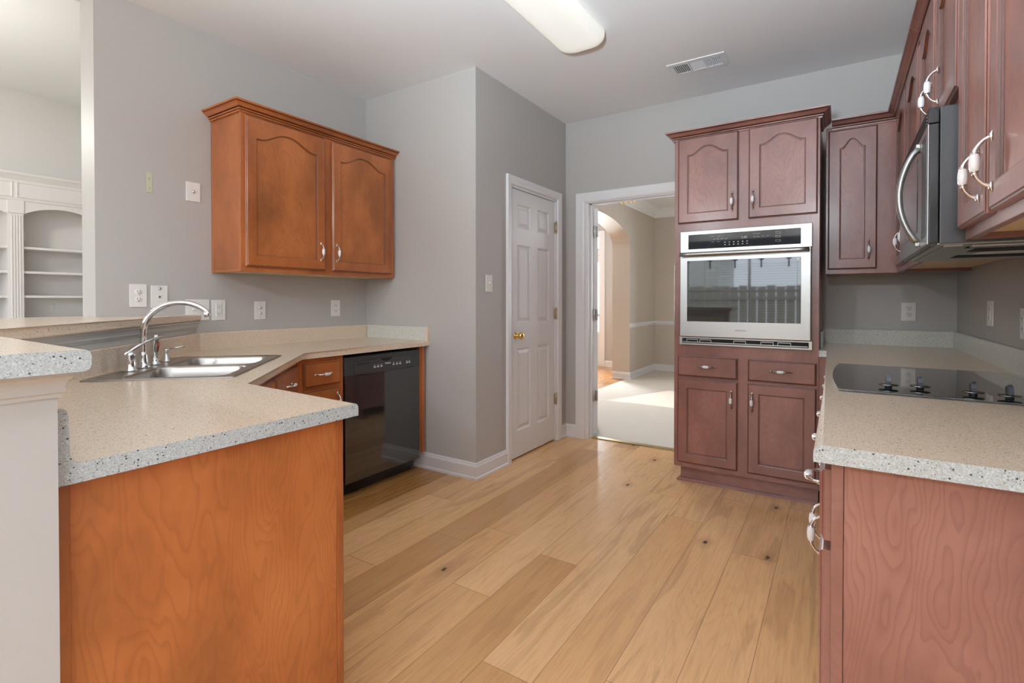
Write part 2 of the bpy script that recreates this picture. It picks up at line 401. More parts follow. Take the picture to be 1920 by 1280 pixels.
# dining wall with arch, foyer walls
def arch_wall():
    t = MB(basis('+X', (-2.90, 0, 0))); T = .272
    y0, y1, zs, za = 4.85, 7.296, 1.976, 2.345
    t.box(4.1, y0, 0, H, 0, T); t.box(y1, 8.5, 0, H, 0, T)
    n = 28; pts = []
    for i in range(n+1):
        a = math.pi*i/n; pts.append(((y0+y1)/2-math.cos(a)*(y1-y0)/2, zs+math.sin(a)**.9*(za-zs) if 0 < i < n else zs))
    for (a, b) in zip(pts, pts[1:]):
        q = [(a[0], a[1]), (b[0], b[1]), (b[0], H), (a[0], H)]
        t.poly(q, 0, T)
    return struct('wall_arch', t, 'dining_paint')
arch_wall()
solid('wall_dining_front', [(-2.90, -1.2, 8.5, 8.62, 0, H), (.6, 2.2, 8.5, 8.62, 0, H), (-1.2, .6, 8.5, 8.62, 0, .5), (-1.2, .6, 8.5, 8.62, 2.3, H)], 'dining_paint')
solid('wall_dining_right', [(2.05, 2.2, 4.1, 8.5, 0, H), (.75, 2.2, 4.0, 4.1, 0, H)], 'dining_paint')
solid('wall_foyer', [(-3.52, -2.90, 8.5, 8.62, 0, H), (-5.2, -3.52, 8.5, 8.62, 2.44, H), (-5.2, -5.0, 4.1, 8.62, 0, H), (-5.0, -3.237, 4.0, 4.1, 0, H)], 'wall_paint')

# mouldings
BASE = [(0, 0), (.020, 0), (.020, .014), (.014, .022), (.014, .088), (.010, .096), (.008, .108), (0, .112)]
def base_run(name, path, prof=BASE, m='trim_white', z=0):
    t = MB(Matrix.Translation((0, 0, z))); t.sweep(prof, path); return struct(name, t, m)
base_run('baseboard_center', [(-2.56, YJ), (XP, YJ), (XP, 3.036)])
base_run('baseboard_pantry', [(XP, 3.872), (XP, YB), (-1.912, YB)])
base_run('baseboard_dining', [(-2.628, 8.5), (-2.628, 7.296), (-2.9, 7.296)][::-1] + [])
base_run('baseboard_dining_front', [(-2.628, 8.5), (2.0, 8.5)])
base_run('baseboard_foyer', [(-3.52, 8.5), (-2.9, 8.5)])
RAIL = [(0, 0), (.010, .004), (.014, .02), (.026, .03), (.026, .042), (.012, .05), (.010, .062), (0, .066)]
base_run('trim_2', [(-2.628, 7.30), (-2.628, 8.5), (2.0, 8.5)], RAIL, z=.775)
CR = [(0, 0), (.012, 0), (.014, .018), (.03, .03), (.07, .085), (.10, .115), (.11, .135), (.125, .14), (.125, .155), (0, .155)]
base_run('trim_3', [(-2.628, 4.1), (-2.628, 8.5), (2.0, 8.5)], CR, m='white_ceiling', z=H-.155)

# ---------------------------------------------------------------- panels, doors, handles
def grid_door(t, W_, H_, T, panels, mi=0):
    """white moulded door slab: panels = list of (u0,u1,v0,v1)"""
    t.box(0, W_, 0, H_, 0, T-.0125)
    us = sorted({0, W_, *[p[0] for p in panels], *[p[1] for p in panels]}); vs = sorted({0, H_, *[p[2] for p in panels], *[p[3] for p in panels]})
    def isp(a, b, c, d): return any(p[0] <= a+1e-6 and p[1] >= b-1e-6 and p[2] <= c+1e-6 and p[3] >= d-1e-6 for p in panels)
    for a, b in zip(us, us[1:]):
        for c, d in zip(vs, vs[1:]):
            if not isp(a, b, c, d): t.face([t.v((a, c, T)), t.v((b, c, T)), t.v((b, d, T)), t.v((a, d, T))], mi)
    for (a, b, c, d) in panels:
        def lp(i, n): return [(a+i, c+i, n), (b-i, c+i, n), (b-i, d-i, n), (a+i, d-i, n)]
        t.loft([lp(0, T), lp(.006, T-.004), (lp(.012, T-.011)), lp(.018, T-.0115), lp(.040, T-.002), lp(.042, T-.002)], mi, smooth=False, cap0=False)
    for (p, q) in (((0, 0), (W_, 0)), ((W_, 0), (W_, H_)), ((W_, H_), (0, H_)), ((0, H_), (0, 0))):
        t.face([t.v((*p, T-.0125)), t.v((*q, T-.0125)), t.v((*q, T)), t.v((*p, T))], mi)

def cab_door(b, w, h, mats, parent, arch=True, t0=.020, stile=.058, name='door', rise=.052):
    """cabinet door with recessed panel and optional cathedral top; mats (frame, groove)"""
    t = MB(b); NA = 24
    x0, x1, y0, ys = stile, w-stile, stile, h-stile-(rise if arch else 0)
    def top(x):
        if not arch: return ys
        q = (x-x0)/(x1-x0); q = min(q, 1-q)*2
        if q < .13: return ys
        s_ = (q-.13)/.87; return ys + rise*(.5-.5*math.cos(math.pi*min(1, s_*1.06)))**.85
    def inner(ins, n):
        pts = [(x0+ins, y0+ins, n), (x1-ins, y0+ins, n)]
        for i in range(NA+1):
            x = x1-ins-(x1-x0-2*ins)*i/NA; pts.append((x, top(x1-(x1-x0)*i/NA)-ins*.9, n))
        return pts
    def outer(ins, n):
        pts = [(ins, ins, n), (w-ins, ins, n), (w-ins, h-ins, n)]
        for i in range(1, NA): pts.append((x1-(x1-x0)*i/NA, h-ins, n))
        pts.append((ins, h-ins, n)); return pts
    k = len(outer(0, 0)); assert k == len(inner(0, 0))
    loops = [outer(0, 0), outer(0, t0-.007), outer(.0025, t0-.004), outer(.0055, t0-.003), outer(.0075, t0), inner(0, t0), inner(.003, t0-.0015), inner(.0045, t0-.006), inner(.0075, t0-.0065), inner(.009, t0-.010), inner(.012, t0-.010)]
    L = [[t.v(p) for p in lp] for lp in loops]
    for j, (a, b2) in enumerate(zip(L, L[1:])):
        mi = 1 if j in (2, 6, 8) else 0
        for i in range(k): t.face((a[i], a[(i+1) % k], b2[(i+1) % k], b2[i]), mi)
    t.face(L[0][::-1]); t.face(L[-1], 2)
    return obj(name, t, [mats[0], 'groove_stain_shade', mats[1]], parent)
def drawer_front(b, w, h, mats, parent, t0=.020, name='drawer'):
    t = MB(b)
    def lp(i, n): return [(i, i, n), (w-i, i, n), (w-i, h-i, n), (i, h-i, n)]
    L = [lp(0, 0), lp(0, t0-.009), lp(.003, t0-.006), lp(.006, t0-.005), lp(.010, t0)]
    V = [[t.v(p) for p in q] for q in L]
    for j, (a, c) in enumerate(zip(V, V[1:])):
        for i in range(4): t.face((a[i], a[(i+1) % 4], c[(i+1) % 4], c[i]), 1 if j == 2 else 0)
    t.face(V[0][::-1]); t.face(V[-1])
    return obj(name, t, [mats, 'groove_stain_shade'], parent)
def handle(b, u, v, n, parent, vert=True, metal='chrome'):
    """arched chrome pull with a white ceramic barrel; b = basis, centred at (u, v) on plane n"""
    t = MB(b)
    def P(s_, q): return (u, v+s_, n+q) if vert else (u+s_, v, n+q)
    for sg in (-1, 1):
        pts = [(.049, .000), (.048, .007), (.044, .014), (.038, .0195), (.031, .024), (.024, .0268), (.0185, .0275)]
        t.tube([P(sg*a, q) for a, q in pts], [.0052, .0042, .0036, .0036, .0040, .0050, .0062], 0, 12)
        t.tube([P(sg*.0195, .0275), P(sg*.0175, .0275)], .0072, 0, 14)
        # teardrop rosette
        t.tube([P(sg*.040, .0005), P(sg*.043, .0018), P(sg*.048, .0026), P(sg*.054, .0024), P(sg*.060, .0010), P(sg*.063, .0002)],
               [(.001, .001), (.004, .003), (.0062, .004), (.0058, .004), (.0035, .002), (.0008, .0008)], 0, 12)
    t.tube([P(a, .0275) for a in (-.018, -.016, -.010, 0, .010, .016, .018)], [.0066, .0076, .0090, .0096, .0090, .0076, .0066], 1, 18)
    return obj('handle', t, [metal, 'ceramic'], parent)
CROWN = [(0, 0), (.009, 0), (.010, .007), (.005, .0105), (.014, .0125), (.016, .018), (.010, .0215), (.020, .0235), (.026, .027), (.035, .035), (.044, .040), (.038, .0435), (.050, .046), (.051, .055), (0, .055)]
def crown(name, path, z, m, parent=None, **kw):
    t = MB(Matrix.Translation((0, 0, z))); t.sweep(CROWN, path, mis={2: 1, 6: 1, 10: 1}); return obj(name, t, [m, 'groove_stain_shade'], parent, **kw)  # small recess faces painted dark as shade, for profile contrast

# ---------------------------------------------------------------- pantry door (door_1) and doorway (door_2)
CAS = [(0, 0), (.006, .012), (.014, .016), (.040, .018), (.052, .020), (.060, .020), (.062, .014), (.062, 0)]
def casing(name, b, u0, u1, h, parent=None, w=.064):
    """frame around an opening u0..u1, height h"""
    pr = [(a/.062*w, n) for a, n in CAS]
    t = MB(b); t.sweep([(o, n) for o, n in pr], [(u1, 0), (u1, h), (u0, h), (u0, 0)]); return obj(name, t, 'trim_white', parent)
d1 = bx(-.115, 0, 0, 0, 0, 0) if False else None
t = MB(basis('+X', (XP-.115, 3.10, 0)))       # jambs
t.box(-.001, .012, 0, 2.03, .0, .116); t.box(.694, .707, 0, 2.03, 0, .116); t.box(0, .706, 2.018, 2.031, 0, .116)
door1 = struct('door_1', t, 'trim_white')
casing('casing', basis('+X', (XP, 0, 0)), 3.098, 3.809, 2.034, door1)
t = MB(basis('+X', (XP-.045, 3.114, .012)))
Wd, Hd = .678, 2.002
cols = [(.089, .283), (.392, .582)]
rows = [(.195, .815), (1.003, 1.593), (1.718, 1.898)]
grid_door(t, Wd, Hd, .035, [(c[0], c[1], r[0], r[1]) for c in cols for r in rows])
leaf = obj('door_panel', t, 'trim_white', door1)
t = MB(basis('+X', (XP-.010, 3.186, .925)))
t.lathe([(.0, 0), (.030, 0), (.031, .003), (.026, .007), (.012, .010), (.010, .022), (.011, .028), (.020, .032), (.0265, .040), (.028, .049), (.024, .058), (.014, .064), (.001, .066)], (0, 0, 0), 'n')
obj('doorknob', t, 'brass', leaf)
for z in (1.80, 1.075, .355):
    t = MB(basis('+X', (XP-.006, 3.797, z)))
    t.tube([(0, -.048, .010), (0, .048, .010)], .0055, 0, 10); t.tube([(0, .048, .010), (0, .054, .010)], [.0068, .003], 0, 10)
    t.box(-.016, .014, -.044, .044, -.0005, .004); obj('hinge', t, 'aged_brass', door1)
# doorway to the dining room
t = MB(basis('-Y', (0, 4.10, 0)))
t.box(-1.83, -1.80, 0, 2.045, 0, .12); t.box(-.985, -.969, 0, 2.045, 0, .12); t.box(-1.82, -.97, 2.015, 2.045, 0, .12)
t.box(-1.802, -1.790, 0, 2.02, .045, .075); t.box(-1.80, -.985, 2.003, 2.016, .045, .075)
door2 = struct('door_2', t, 'trim_white')
casing('casing', basis('-Y', (0, YB, 0)), -1.826, -.972, 2.018, door2, .086)
casing('casing', basis('+Y', (0, 4.10, 0)), .972, 1.82, 2.018, door2)
ang = Matrix.Translation((-1.806, 4.108, .02)) @ Matrix.Rotation(math.radians(115), 4, 'Z')
t = MB(ang @ Matrix(((1, 0, 0, 0), (0, 0, -1, 0), (0, 1, 0, 0), (0, 0, 0, 1))))
grid_door(t, .40, 1.97, .035, [(.06, .34, a, b) for a, b in ((.19, .80), (1.0, 1.58), (1.70, 1.88))])
leaf2 = obj('door_leaf', t, 'trim_white', door2)
for z in (1.785, 1.064, .357):
    t = MB(basis('-Y', (-1.790, 4.075, z)))
    t.tube([(0, -.048, .0), (0, .048, .0)], .006, 0, 10); t.box(-.009, .000, -.045, .045, -.03, .000); t.box(0, .026, -.045, .045, -.030, -.026, bev=.001)
    obj('hinge', t, 'nickel', door2)
for x in (-1.52, -1.44):
    t = MB(); t.box(x-.026, x+.026, 4.035, 4.06, 2.004, 2.012); t.box(x-.026, x-.014, 4.03, 4.065, 1.990, 2.004); t.box(x+.010, x+.022, 4.03, 4.065, 1.990, 2.004)
    obj('ball_catch', t, 'brass', door2)
# front door unit in the foyer
t = MB(basis('-Y', (0, 8.56, 0)))
u0, u1 = -4.78, -3.52
t.box(u1-.09, u1, 0, 2.43, -.02, .08, bev=.004); t.box(u0, u0+.09, 0, 2.43, -.02, .08); t.box(u0+.089, u1-.089, 2.33, 2.429, -.019, .075); t.box(u0, u1-.05, 2.0, 2.12, -.02, .07)
t.box(-3.73, -3.655, .67, 2.0, -.02, .05) if False else None
t.box(u0+.09, -3.61, .10, .62, -.01, .03); t.box(u0+.09, -3.61, 0, .10, -.01, .05); t.box(-3.90, -3.84, .1, 2.0, -.01, .04); t.box(-3.645, -3.60, .1, 2.33, -.01, .04); t.box(u0+.09, -3.61, 1.87, 2.0, -.01, .035)
door3 = struct('door_3', t, 'trim_white')
t = MB(basis('-Y', (0, 8.56, 0))); t.box(u0+.09, -3.90, .62, 1.87, 0, .006); t.box(-3.84, -3.645, .62, 1.87, 0, .006); t.box(u0+.09, -3.645, 2.12, 2.33, 0, .006)
obj('glass_pane', t, 'window_glass', door3)
t = MB(basis('-Y', (-3.66, 8.53, .92))); t.lathe([(0, 0), (.026, 0), (.026, .006), (.010, .010), (.010, .04), (.025, .05), (.026, .06), (.001, .07)], (0, 0, 0)); obj('doorknob', t, 'nickel', door3)

# ---------------------------------------------------------------- left upper cabinet
def bx_part(name, parent, m, *boxes, bev=.0015, b=None):
    t = MB(b)
    for q in boxes: t.box(*q, bev=bev)
    return obj(name, t, m, parent)
cab = thing('upper_cabinet', (-2.92, 2.09, 1.35), 'orange-brown two-door wall cabinet with crown moulding above the dishwasher counter', 'cabinet')
bx_part('body', cab, 'cherry', (XL+.002, -2.778, 1.527, 2.66, 1.36, 2.25))
bx_part('face_frame', cab, 'cherry', (-2.778, -2.76, 1.525, 2.662, 1.35, 2.245), (-3.068, -3.05, 1.5245, 1.545, 1.35, 2.245), (-3.068, -2.77, 1.527, 1.545, 1.348, 1.365))
bx_part('bottom_panel', cab, 'maple_underside', (XL+.004, -2.78, 1.55, 2.655, 1.352, 1.359))
crown('crown_molding', [(XL, 1.525), (-2.76, 1.525), (-2.76, 2.672)], 2.222, 'cherry_horizontal', cab)
for (y0, y1, hy) in ((1.547, 2.060, 2.022), (2.115, 2.622, 2.142)):
    b = basis('+X', (-2.759, y0, 1.378)); d = cab_door(b, y1-y0, 2.212-1.378, ('cherry', 'cherry_panel'), cab, rise=.058)
    handle(basis('+X', (-2.759, 0, 0)), hy, 1.492, .020, d)

# ---------------------------------------------------------------- tall oven cabinet
TX0, TX1, TY = -.910, -.097, 3.37
tall = thing('oven_cabinet', (-.5, 3.68, 0), 'tall red-brown cabinet with arched upper doors housing the wall oven', 'cabinet')
OX0, OX1, OZ0, OZ1 = -.868, -.131, .905, 1.628
t = MB(); m_ = 'cherry_cool_lit'
t.box(TX0, TX0+.018, TY+.02, YB-.001, .10, 2.23); t.box(TX1-.018, TX1, TY+.02, YB-.001, .10, 2.23); t.box(TX0+.018, TX1-.018, YB-.012, YB-.001, .10, 2.23)
t.box(TX0+.018, TX1-.018, TY+.02, YB-.012, 2.21, 2.228); t.box(TX0+.018, TX1-.018, TY+.02, YB-.012, .87, .89); t.box(TX0+.018, TX1-.018, TY+.02, YB-.012, 1.645, 1.66)
obj('body', t, m_, tall)
b = basis('-Y', (0, TY+.02, 0)); t = MB(b)
t.box(TX0, OX0+.012, .105, 2.232, 0, .02, bev=.001); t.box(OX1-.012, TX1, .105, 2.232, 0, .02, bev=.001)
t.box(OX0+.012, OX1-.012, 1.605, 2.232, 0, .02); t.box(OX0+.012, OX1-.012, .105, .925, 0, .02)
obj('face_frame', t, m_, tall)
bx_part('toe_kick', tall, 'cherry_cool_lit_horizontal', (TX0+.03, TX1, TY+.055, TY+.075, .004, .11))
t = MB(); t.sweep([(0, 0), (.020, 0), (.019, .010), (.012, .018), (0, .019)], [(TX0+.028, TY+.12), (TX0+.028, TY+.057), (TX1, TY+.057)]); obj('shoe_molding', t, 'cherry_cool_lit_horizontal', tall)
crown('crown_molding', [(TX0, YB-.001), (TX0, TY), (TX1, TY), (TX1, 3.655)], 2.222, 'cherry_cool_lit_horizontal', tall)
hb = basis('-Y', (0, TY, 0))
for x0, x1, hx in ((-.885, -.523, -.557), (-.466, -.107, -.440)):
    d = cab_door(basis('-Y', (x0, TY, 1.684)), x1-x0, 2.226-1.684, ('cherry_cool_lit', 'cherry_cool_lit_panel'), tall, rise=.048); handle(hb, hx, 1.795, .020, d, metal='nickel')
    d = cab_door(basis('-Y', (x0, TY, .138)), x1-x0, .683-.138, ('cherry_cool_lit', 'cherry_cool_lit_panel'), tall, arch=False); handle(hb, hx, .572, .020, d, metal='nickel')
    d = drawer_front(basis('-Y', (x0, TY, .699)), x1-x0, .131, 'cherry_cool_lit_horizontal', tall); handle(hb, (-.704 if x0 < -.8 else -.288), .769, .020, d, vert=False, metal='nickel')

# wall oven
ov = thing('wall_oven', (-.5, 3.45, .9), 'built-in stainless steel wall oven with black glass window and long bar handle', 'oven')
b = basis('-Y', (0, TY, 0))
bx_part('oven_box', ov, 'dark_gray_plastic', (OX0+.02, OX1-.02, TY+.001, 3.93, .912, 1.60))
t = MB(b); t.box(OX0-.003, OX1+.003, .903, .955, .0005, .022, bev=.002); obj('lower_trim', t, 'stainless', ov)
t = MB(b); t.box(OX0, OX1, 1.628-.135, 1.630, .0005, .024, bev=.003); obj('control_fascia', t, 'stainless', ov)
t = MB(b); t.box(OX0+.015, OX1-.015, .914, .946, .022, .0235); vg = obj('lower_vent', t, 'void_black', ov)
t = MB(b)
for x in (-.79, -.71, -.51, -.36, -.27):
    t.box(x-.035, x+.035, .937, .941, .0235, .028); t.box(x-.035, x-.032, .924, .941, .0235, .028); t.box(x+.032, x+.035, .924, .941, .0235, .028)
t.box(OX0+.02, OX1-.02, .919, .924, .0235, .027); obj('vent_grille', t, 'stainless', vg)
t = MB(b); t.box(-.816, -.188, 1.514, 1.606, .024, .0255); cp = obj('control_panel', t, 'black_glass', ov)
cb = basis('-Y', (0, TY-.0255, 0))
t = MB(cb)
for x in (-.66, -.64, -.615, -.59): t.box(x-.006, x+.006, 1.570, 1.5715, 0, .0004)
for x in (-.43, -.41, -.385, -.36): t.box(x-.006, x+.006, 1.570, 1.5715, 0, .0004)
for zz in (1.545, 1.53):
    for i in range(6): t.box(-.60+i*.025, -.592+i*.025, zz, zz+.0045, 0, .0004)
for zz in (1.582, 1.558, 1.534):
    t.box(-.318, -.292, zz, zz+.0012, 0, .0004); t.box(-.318, -.292, zz+.010, zz+.0112, 0, .0004); t.box(-.318, -.3168, zz, zz+.011, 0, .0004); t.box(-.2932, -.292, zz, zz+.011, 0, .0004)
for x in (-.665, -.63): t.box(x-.012, x+.012, 1.588, 1.5892, 0, .0004); t.box(x-.012, x+.006, 1.553, 1.5542, 0, .0004)
t.box(-.44, -.40, 1.588, 1.5892, 0, .0004)
obj('control_markings', t, 'print_gray', cp)
text('clock_digits', '3:42', .018, cb @ Matrix.Translation((-.487, 1.571, 0)), 'print_gray', cp, .0004)
t = MB(b)
z0, z1 = .957, 1.492
t.box(OX0+.004, OX1-.004, z0, z1, .001, .045, bev=.004); od = obj('oven_door', t, 'stainless', ov)
t = MB(b); t.box(-.818, -.185, 1.055, 1.438, .045, .0468, bev=.0008); og = obj('door_window', t, 'oven_glass', od)
t = MB(b)
for x in (OX0+.04, OX1-.04): t.tube([(x, 1.475, .044), (x, 1.477, .075)], .009)
hh = [( OX0+.012 + (OX1-OX0-.024)*i/14, 1.477, .078+.004*math.sin(math.pi*i/14)) for i in range(15)]
t.tube(hh, [(.0125, .0125)]*15, 0, 14); obj('handle', t, 'stainless', od)
text('brand_lettering', 'SAMSUNG', .0135, b @ Matrix.Translation((-.503, 1.004, .0455)), 'print_dark', od)
text('window_lettering', 'Convection', .008, b @ Matrix.Translation((-.235, 1.423, .0469)), 'print_gray', og, .0003)
t = MB(b); t.box(-.206, -.192, 1.416, 1.432, .0468, .0472); obj('sticker', t, 'plate_white', og)

# ---------------------------------------------------------------- right upper cabinets
FX = .278
def right_upper(loc, label, y0, y1, z0, doors, end=False):
    c = thing('upper_cabinet', loc, label, 'cabinet')
    bx_part('body', c, 'cherry_cool_lit', (FX+.018, XR-.001, y0+.001, y1-.001, z0+.03, 2.225))
    bx_part('face_frame', c, 'cherry_cool_lit', (FX, FX+.018, y0, y1, z0, 2.24), (FX+.018, XR-.002, y0+.001, y0+.018, z0, z0+.03), (FX+.018, XR-.002, y1-.018, y1-.001, z0, z0+.03))
    bx_part('bottom_panel', c, 'maple_underside', (FX+.019, XR-.003, y0+.019, y1-.019, z0+.016, z0+.029))
    crown('crown_molding', [(FX, y1), (FX, y0), (XR-.001, y0)] if y0 < 1.2 else [(FX, y1), (FX, y0)], 2.222, 'cherry_cool_lit_horizontal', c)
    for (a, b_, hy, hz) in doors:
        d = cab_door(basis('-X', (FX-.0005, b_, z0+.026)), b_-a, 2.214-z0-.026, ('cherry_cool_lit', 'cherry_cool_lit_panel'), c, stile=.052)
        if hy: handle(basis('-X', (FX-.0005, 0, 0)), -hy, hz, .020, d)
    return c
right_upper((.43, 1.45, 1.35), 'red-brown wall cabinet nearest the camera on the right wall, white-barrel handles, right of the microwave', 1.10, 1.772, 1.348,
            [(1.455, 1.752, 1.502, 1.465), (1.122, 1.418, 1.385, 1.47)])
right_upper((.43, 2.15, 1.72), 'short red-brown wall cabinet directly above the microwave', 1.776, 2.545, 1.735, [(1.792, 2.135, 2.075, 1.865), (2.178, 2.530, 2.215, 1.865)])
right_upper((.43, 3.1, 1.35), 'red-brown wall cabinet between the microwave and the back right corner', 2.549, 3.598, 1.348, [(2.60, 3.03, 2.90, 1.48), (3.08, 3.52, 3.15, 1.48)])
c = thing('upper_cabinet', (.1, 3.82, 1.35), 'narrow single-door red-brown wall cabinet between the oven cabinet and the right corner', 'cabinet')
bx_part('body', c, 'cherry_cool_lit', (-.072, FX+.012, 3.678, YB-.001, 1.376, 2.225))
bx_part('face_frame', c, 'cherry_cool_lit', (-.074, FX+.015, 3.66, 3.678, 1.348, 2.24), (-.073, -.056, 3.678, YB-.002, 1.348, 1.378), (FX, FX+.015, 3.600, 3.661, 1.348, 2.24))
bx_part('bottom_panel', c, 'maple_underside', (-.055, FX+.015, 3.68, YB-.004, 1.362, 1.3755))
d = cab_door(basis('-Y', (-.062, 3.6595, 1.376)), .244, 2.214-1.376, ('cherry_cool_lit', 'cherry_cool_lit_panel'), c); handle(basis('-Y', (0, 3.6595, 0)), .143, 1.487, .020, d, metal='nickel')
crown('crown_molding', [(-.044, 3.66), (FX, 3.66), (FX, 3.601)], 2.222, 'cherry_cool_lit_horizontal', c)

# ---------------------------------------------------------------- microwave
mw = thing('microwave', (.39, 2.155, 1.33), 'stainless over-the-range microwave with big curved handle hung above the cooktop', 'microwave')
b = basis('-X', (.20, 0, 0))   # u = -Y, n = -X
def U(y): return -y
my0, my1, mz0, mz1 = 1.779, 2.530, 1.338, 1.714
bx_part('housing', mw, 'mw_case', (.226, XR-.002, my0+.002, my1-.002, mz0+.004, mz1), bev=.003)
t = MB(b); t.box(U(my1), U(my0), mz0+.006, mz1-.045, -.024, -.003, bev=.002); dr = obj('door', t, 'black_plastic', mw)
t = MB(b); t.box(U(my1), U(my0), mz0+.004, mz1-.045, -.003, 0, bev=.001); df = obj('door_face', t, 'stainless', dr)
t = MB(b); t.box(U(my1-.04), U(1.99), mz0+.06, mz1-.09, 0, .0015, bev=.0006); obj('door_window', t, 'black_glass', dr)
t = MB(b); t.box(U(1.89), U(1.80), mz0+.03, mz1-.065, 0, .0012); kp = obj('keypad', t, 'dark_gray_plastic', dr)
t = MB(b); t.box(U(my1), U(my0), mz1-.043, mz1-.001, -.024, -.001, bev=.002); tv = obj('top_vent', t, 'black_plastic', mw)
t = MB(b)
for i in range(4): t.box(U(my1-.03), U(my0+.03), mz1-.038+i*.009, mz1-.034+i*.009, -.001, .001)
obj('vent_slats', t, 'dark_gray_plastic', tv)
t = MB(b); pts = []; rad = []
for i in range(21):
    q = i/20; z = 1.362+(1.640-1.362)*q; s_ = math.sin(math.pi*q)
    pts.append((U(1.935), z, .004+.046*s_**.7)); rad.append((.016, .009))
t.tube(pts, rad, 0, 14)
for z in (1.360, 1.642): t.box(U(1.948), U(1.922), z-.012, z+.012, -.001, .012, bev=.004)
obj('handle', t, 'stainless', dr)
t = MB(basis('down', (0, 0, mz0+.006)))     # underside: u = X, v = -Y, n = down
t.box(.222, XR-.01, -my1+.01, -my0-.01, -.002, .004, bev=.002)
t.box(.30, .56, -1.86, -1.825, .004, .010, bev=.002)
t.box(.24, .28, -my1+.04, -my0-.04, .004, .007)
ub = obj('underside_panel', t, 'stainless', mw, label='brushed underside with vents')
for q in ((.30, .56, -1.93, -1.88), (.33, .53, -2.09, -1.965), (.33, .53, -2.36, -2.24)):
    t = MB(basis('down', (0, 0, mz0+.002))); t.box(*q, -.001, .0015); obj('vent_opening', t, 'void_black', ub)
t = MB(basis('down', (0, 0, mz0+.002))); t.box(.36, .50, -2.21, -2.12, -.001, .0015, bev=.0005); obj('lamp_lens', t, 'plate_white', ub)

# ---------------------------------------------------------------- right base cabinets
RX = -.012; ZC0, ZC = .870, .905
def right_base(loc, label, y0, y1, cols, panel=False):
    c = thing('base_cabinet', loc, label, 'cabinet')
    bx_part('body', c, 'cherry_cool_lit', (RX+.021, XR-.001, y0+.021 if panel else y0+.001, y1-.001, .10, ZC0-.001))
    bx_part('face_frame', c, 'cherry_cool_lit', (RX, RX+.021, y0, y1, .10, ZC0-.001))
    bx_part('toe_kick', c, 'cherry_cool_lit', (RX+.07, RX+.085, y0+.02, y1, .002, .10))
    if panel: bx_part('end_panel', c, 'cherry_cool_lit_panel', (RX+.0215, XR-.001, y0+.004, y0+.0205, .012, ZC0-.001), bev=.0008)
    for (a, b_, hy) in cols:
        bb = basis('-X', (RX-.0003, b_, .70)); d = drawer_front(bb, b_-a, .145, 'cherry_cool_lit_horizontal', c)
        handle(basis('-X', (RX-.0003, 0, 0)), -(a+b_)/2, .775, .020, d, vert=False)
        d = cab_door(basis('-X', (RX-.0003, b_, .125)), b_-a, .555, ('cherry_cool_lit', 'cherry_cool_lit_panel'), c, arch=False); handle(basis('-X', (RX-.0003, 0, 0)), -hy, .575, .020, d)
right_base((.28, 1.6, 0), 'near end base cabinet on the right with a tall grained red-brown end panel', 1.196, 1.98, [(1.212, 1.578, 1.545), (1.612, 1.966, 1.645)], True)
right_base((.28, 2.3, 0), 'base cabinet under the black cooktop, behind the end base cabinet', 1.982, 2.70, [(1.996, 2.32, 2.29), (2.36, 2.685, 2.39)])
right_base((.28, 3.0, 0), 'last base cabinet of the right run, next to the oven cabinet', 2.702, 3.372, [(2.72, 3.02, 2.99), (3.06, 3.345, 3.09)])
t = MB(); t.box(TX1+.001, RX-.001, 3.372, 3.392, .1, ZC0-.001, bev=.001); obj('filler_panel', t, 'cherry_cool_lit', None, label='narrow red-brown filler strip beside the oven cabinet under the counter corner', category='filler panel')

# right countertop
t = MB(); P_ = [(-.042, 1.165), (XR-.001, 1.165), (XR-.001, YB-.001), (-.096, YB-.001), (-.096, 3.335), (-.042, 3.335)]
tb = bmesh.new(); a = [tb.verts.new((*p, ZC0)) for p in P_]; bt = [tb.verts.new((*p, ZC)) for p in P_]; tb.faces.new(a[::-1]); tb.faces.new(bt)
for i in range(6): tb.faces.new((a[i], a[(i+1) % 6], bt[(i+1) % 6], bt[i]))
es = [e for e in tb.edges if all(abs(v.co.x+.042) < 1e-4 for v in e.verts) and all(v.co.z > ZC0+.01 or True for v in e.verts) and abs(e.verts[0].co.z-e.verts[1].co.z) < 1e-5 and e.verts[0].co.z > ZC0+.01]
bmesh.ops.bevel(tb, geom=es, offset=.016, segments=5, profile=.5, affect='EDGES')
t.merge(tb)
rc = obj('countertop', t, 'counter_laminate', None, label='right speckled beige countertop carrying the black cooktop', category='countertop')
t = MB(basis('-Y', (0, 1.165, 0))); t.poly([(-.042, ZC0), (XR-.001, ZC0), (XR-.001, ZC), (-.026, ZC), (-.035, ZC-.003), (-.040, ZC-.009), (-.042, ZC-.016)], 0, .0012); obj('end_cap', t, 'endcap_laminate_cool_lit', rc, label='pale grey speckled cut end')
t = MB(basis('-Y', (0, 3.335, 0))); t.box(-.096, -.043, ZC0, ZC-.001, 0, .0012); obj('end_cap', t, 'endcap_laminate_cool_lit', rc, label='pale grey speckled cut end')
def splash(name, path, parent, h=.098, m='counter_laminate', th=.019):
    t = MB(Matrix.Translation((0, 0, ZC)))
    t.sweep([(0, 0), (th, 0), (th, h-.006), (th-.002, h-.002), (th-.006, h), (0, h)], path); return obj(name, t, m, parent)
splash('backsplash', [(-.096, YB-.001), (XR-.001, YB-.001), (XR-.001, 1.167)], rc, m='splash_laminate_cool_lit')
t = MB(); t.box(-.096, -.082, 3.52, YB-.022, ZC, ZC+.098, bev=.002); obj('side_splash', t, 'endcap_laminate_cool_lit', rc)

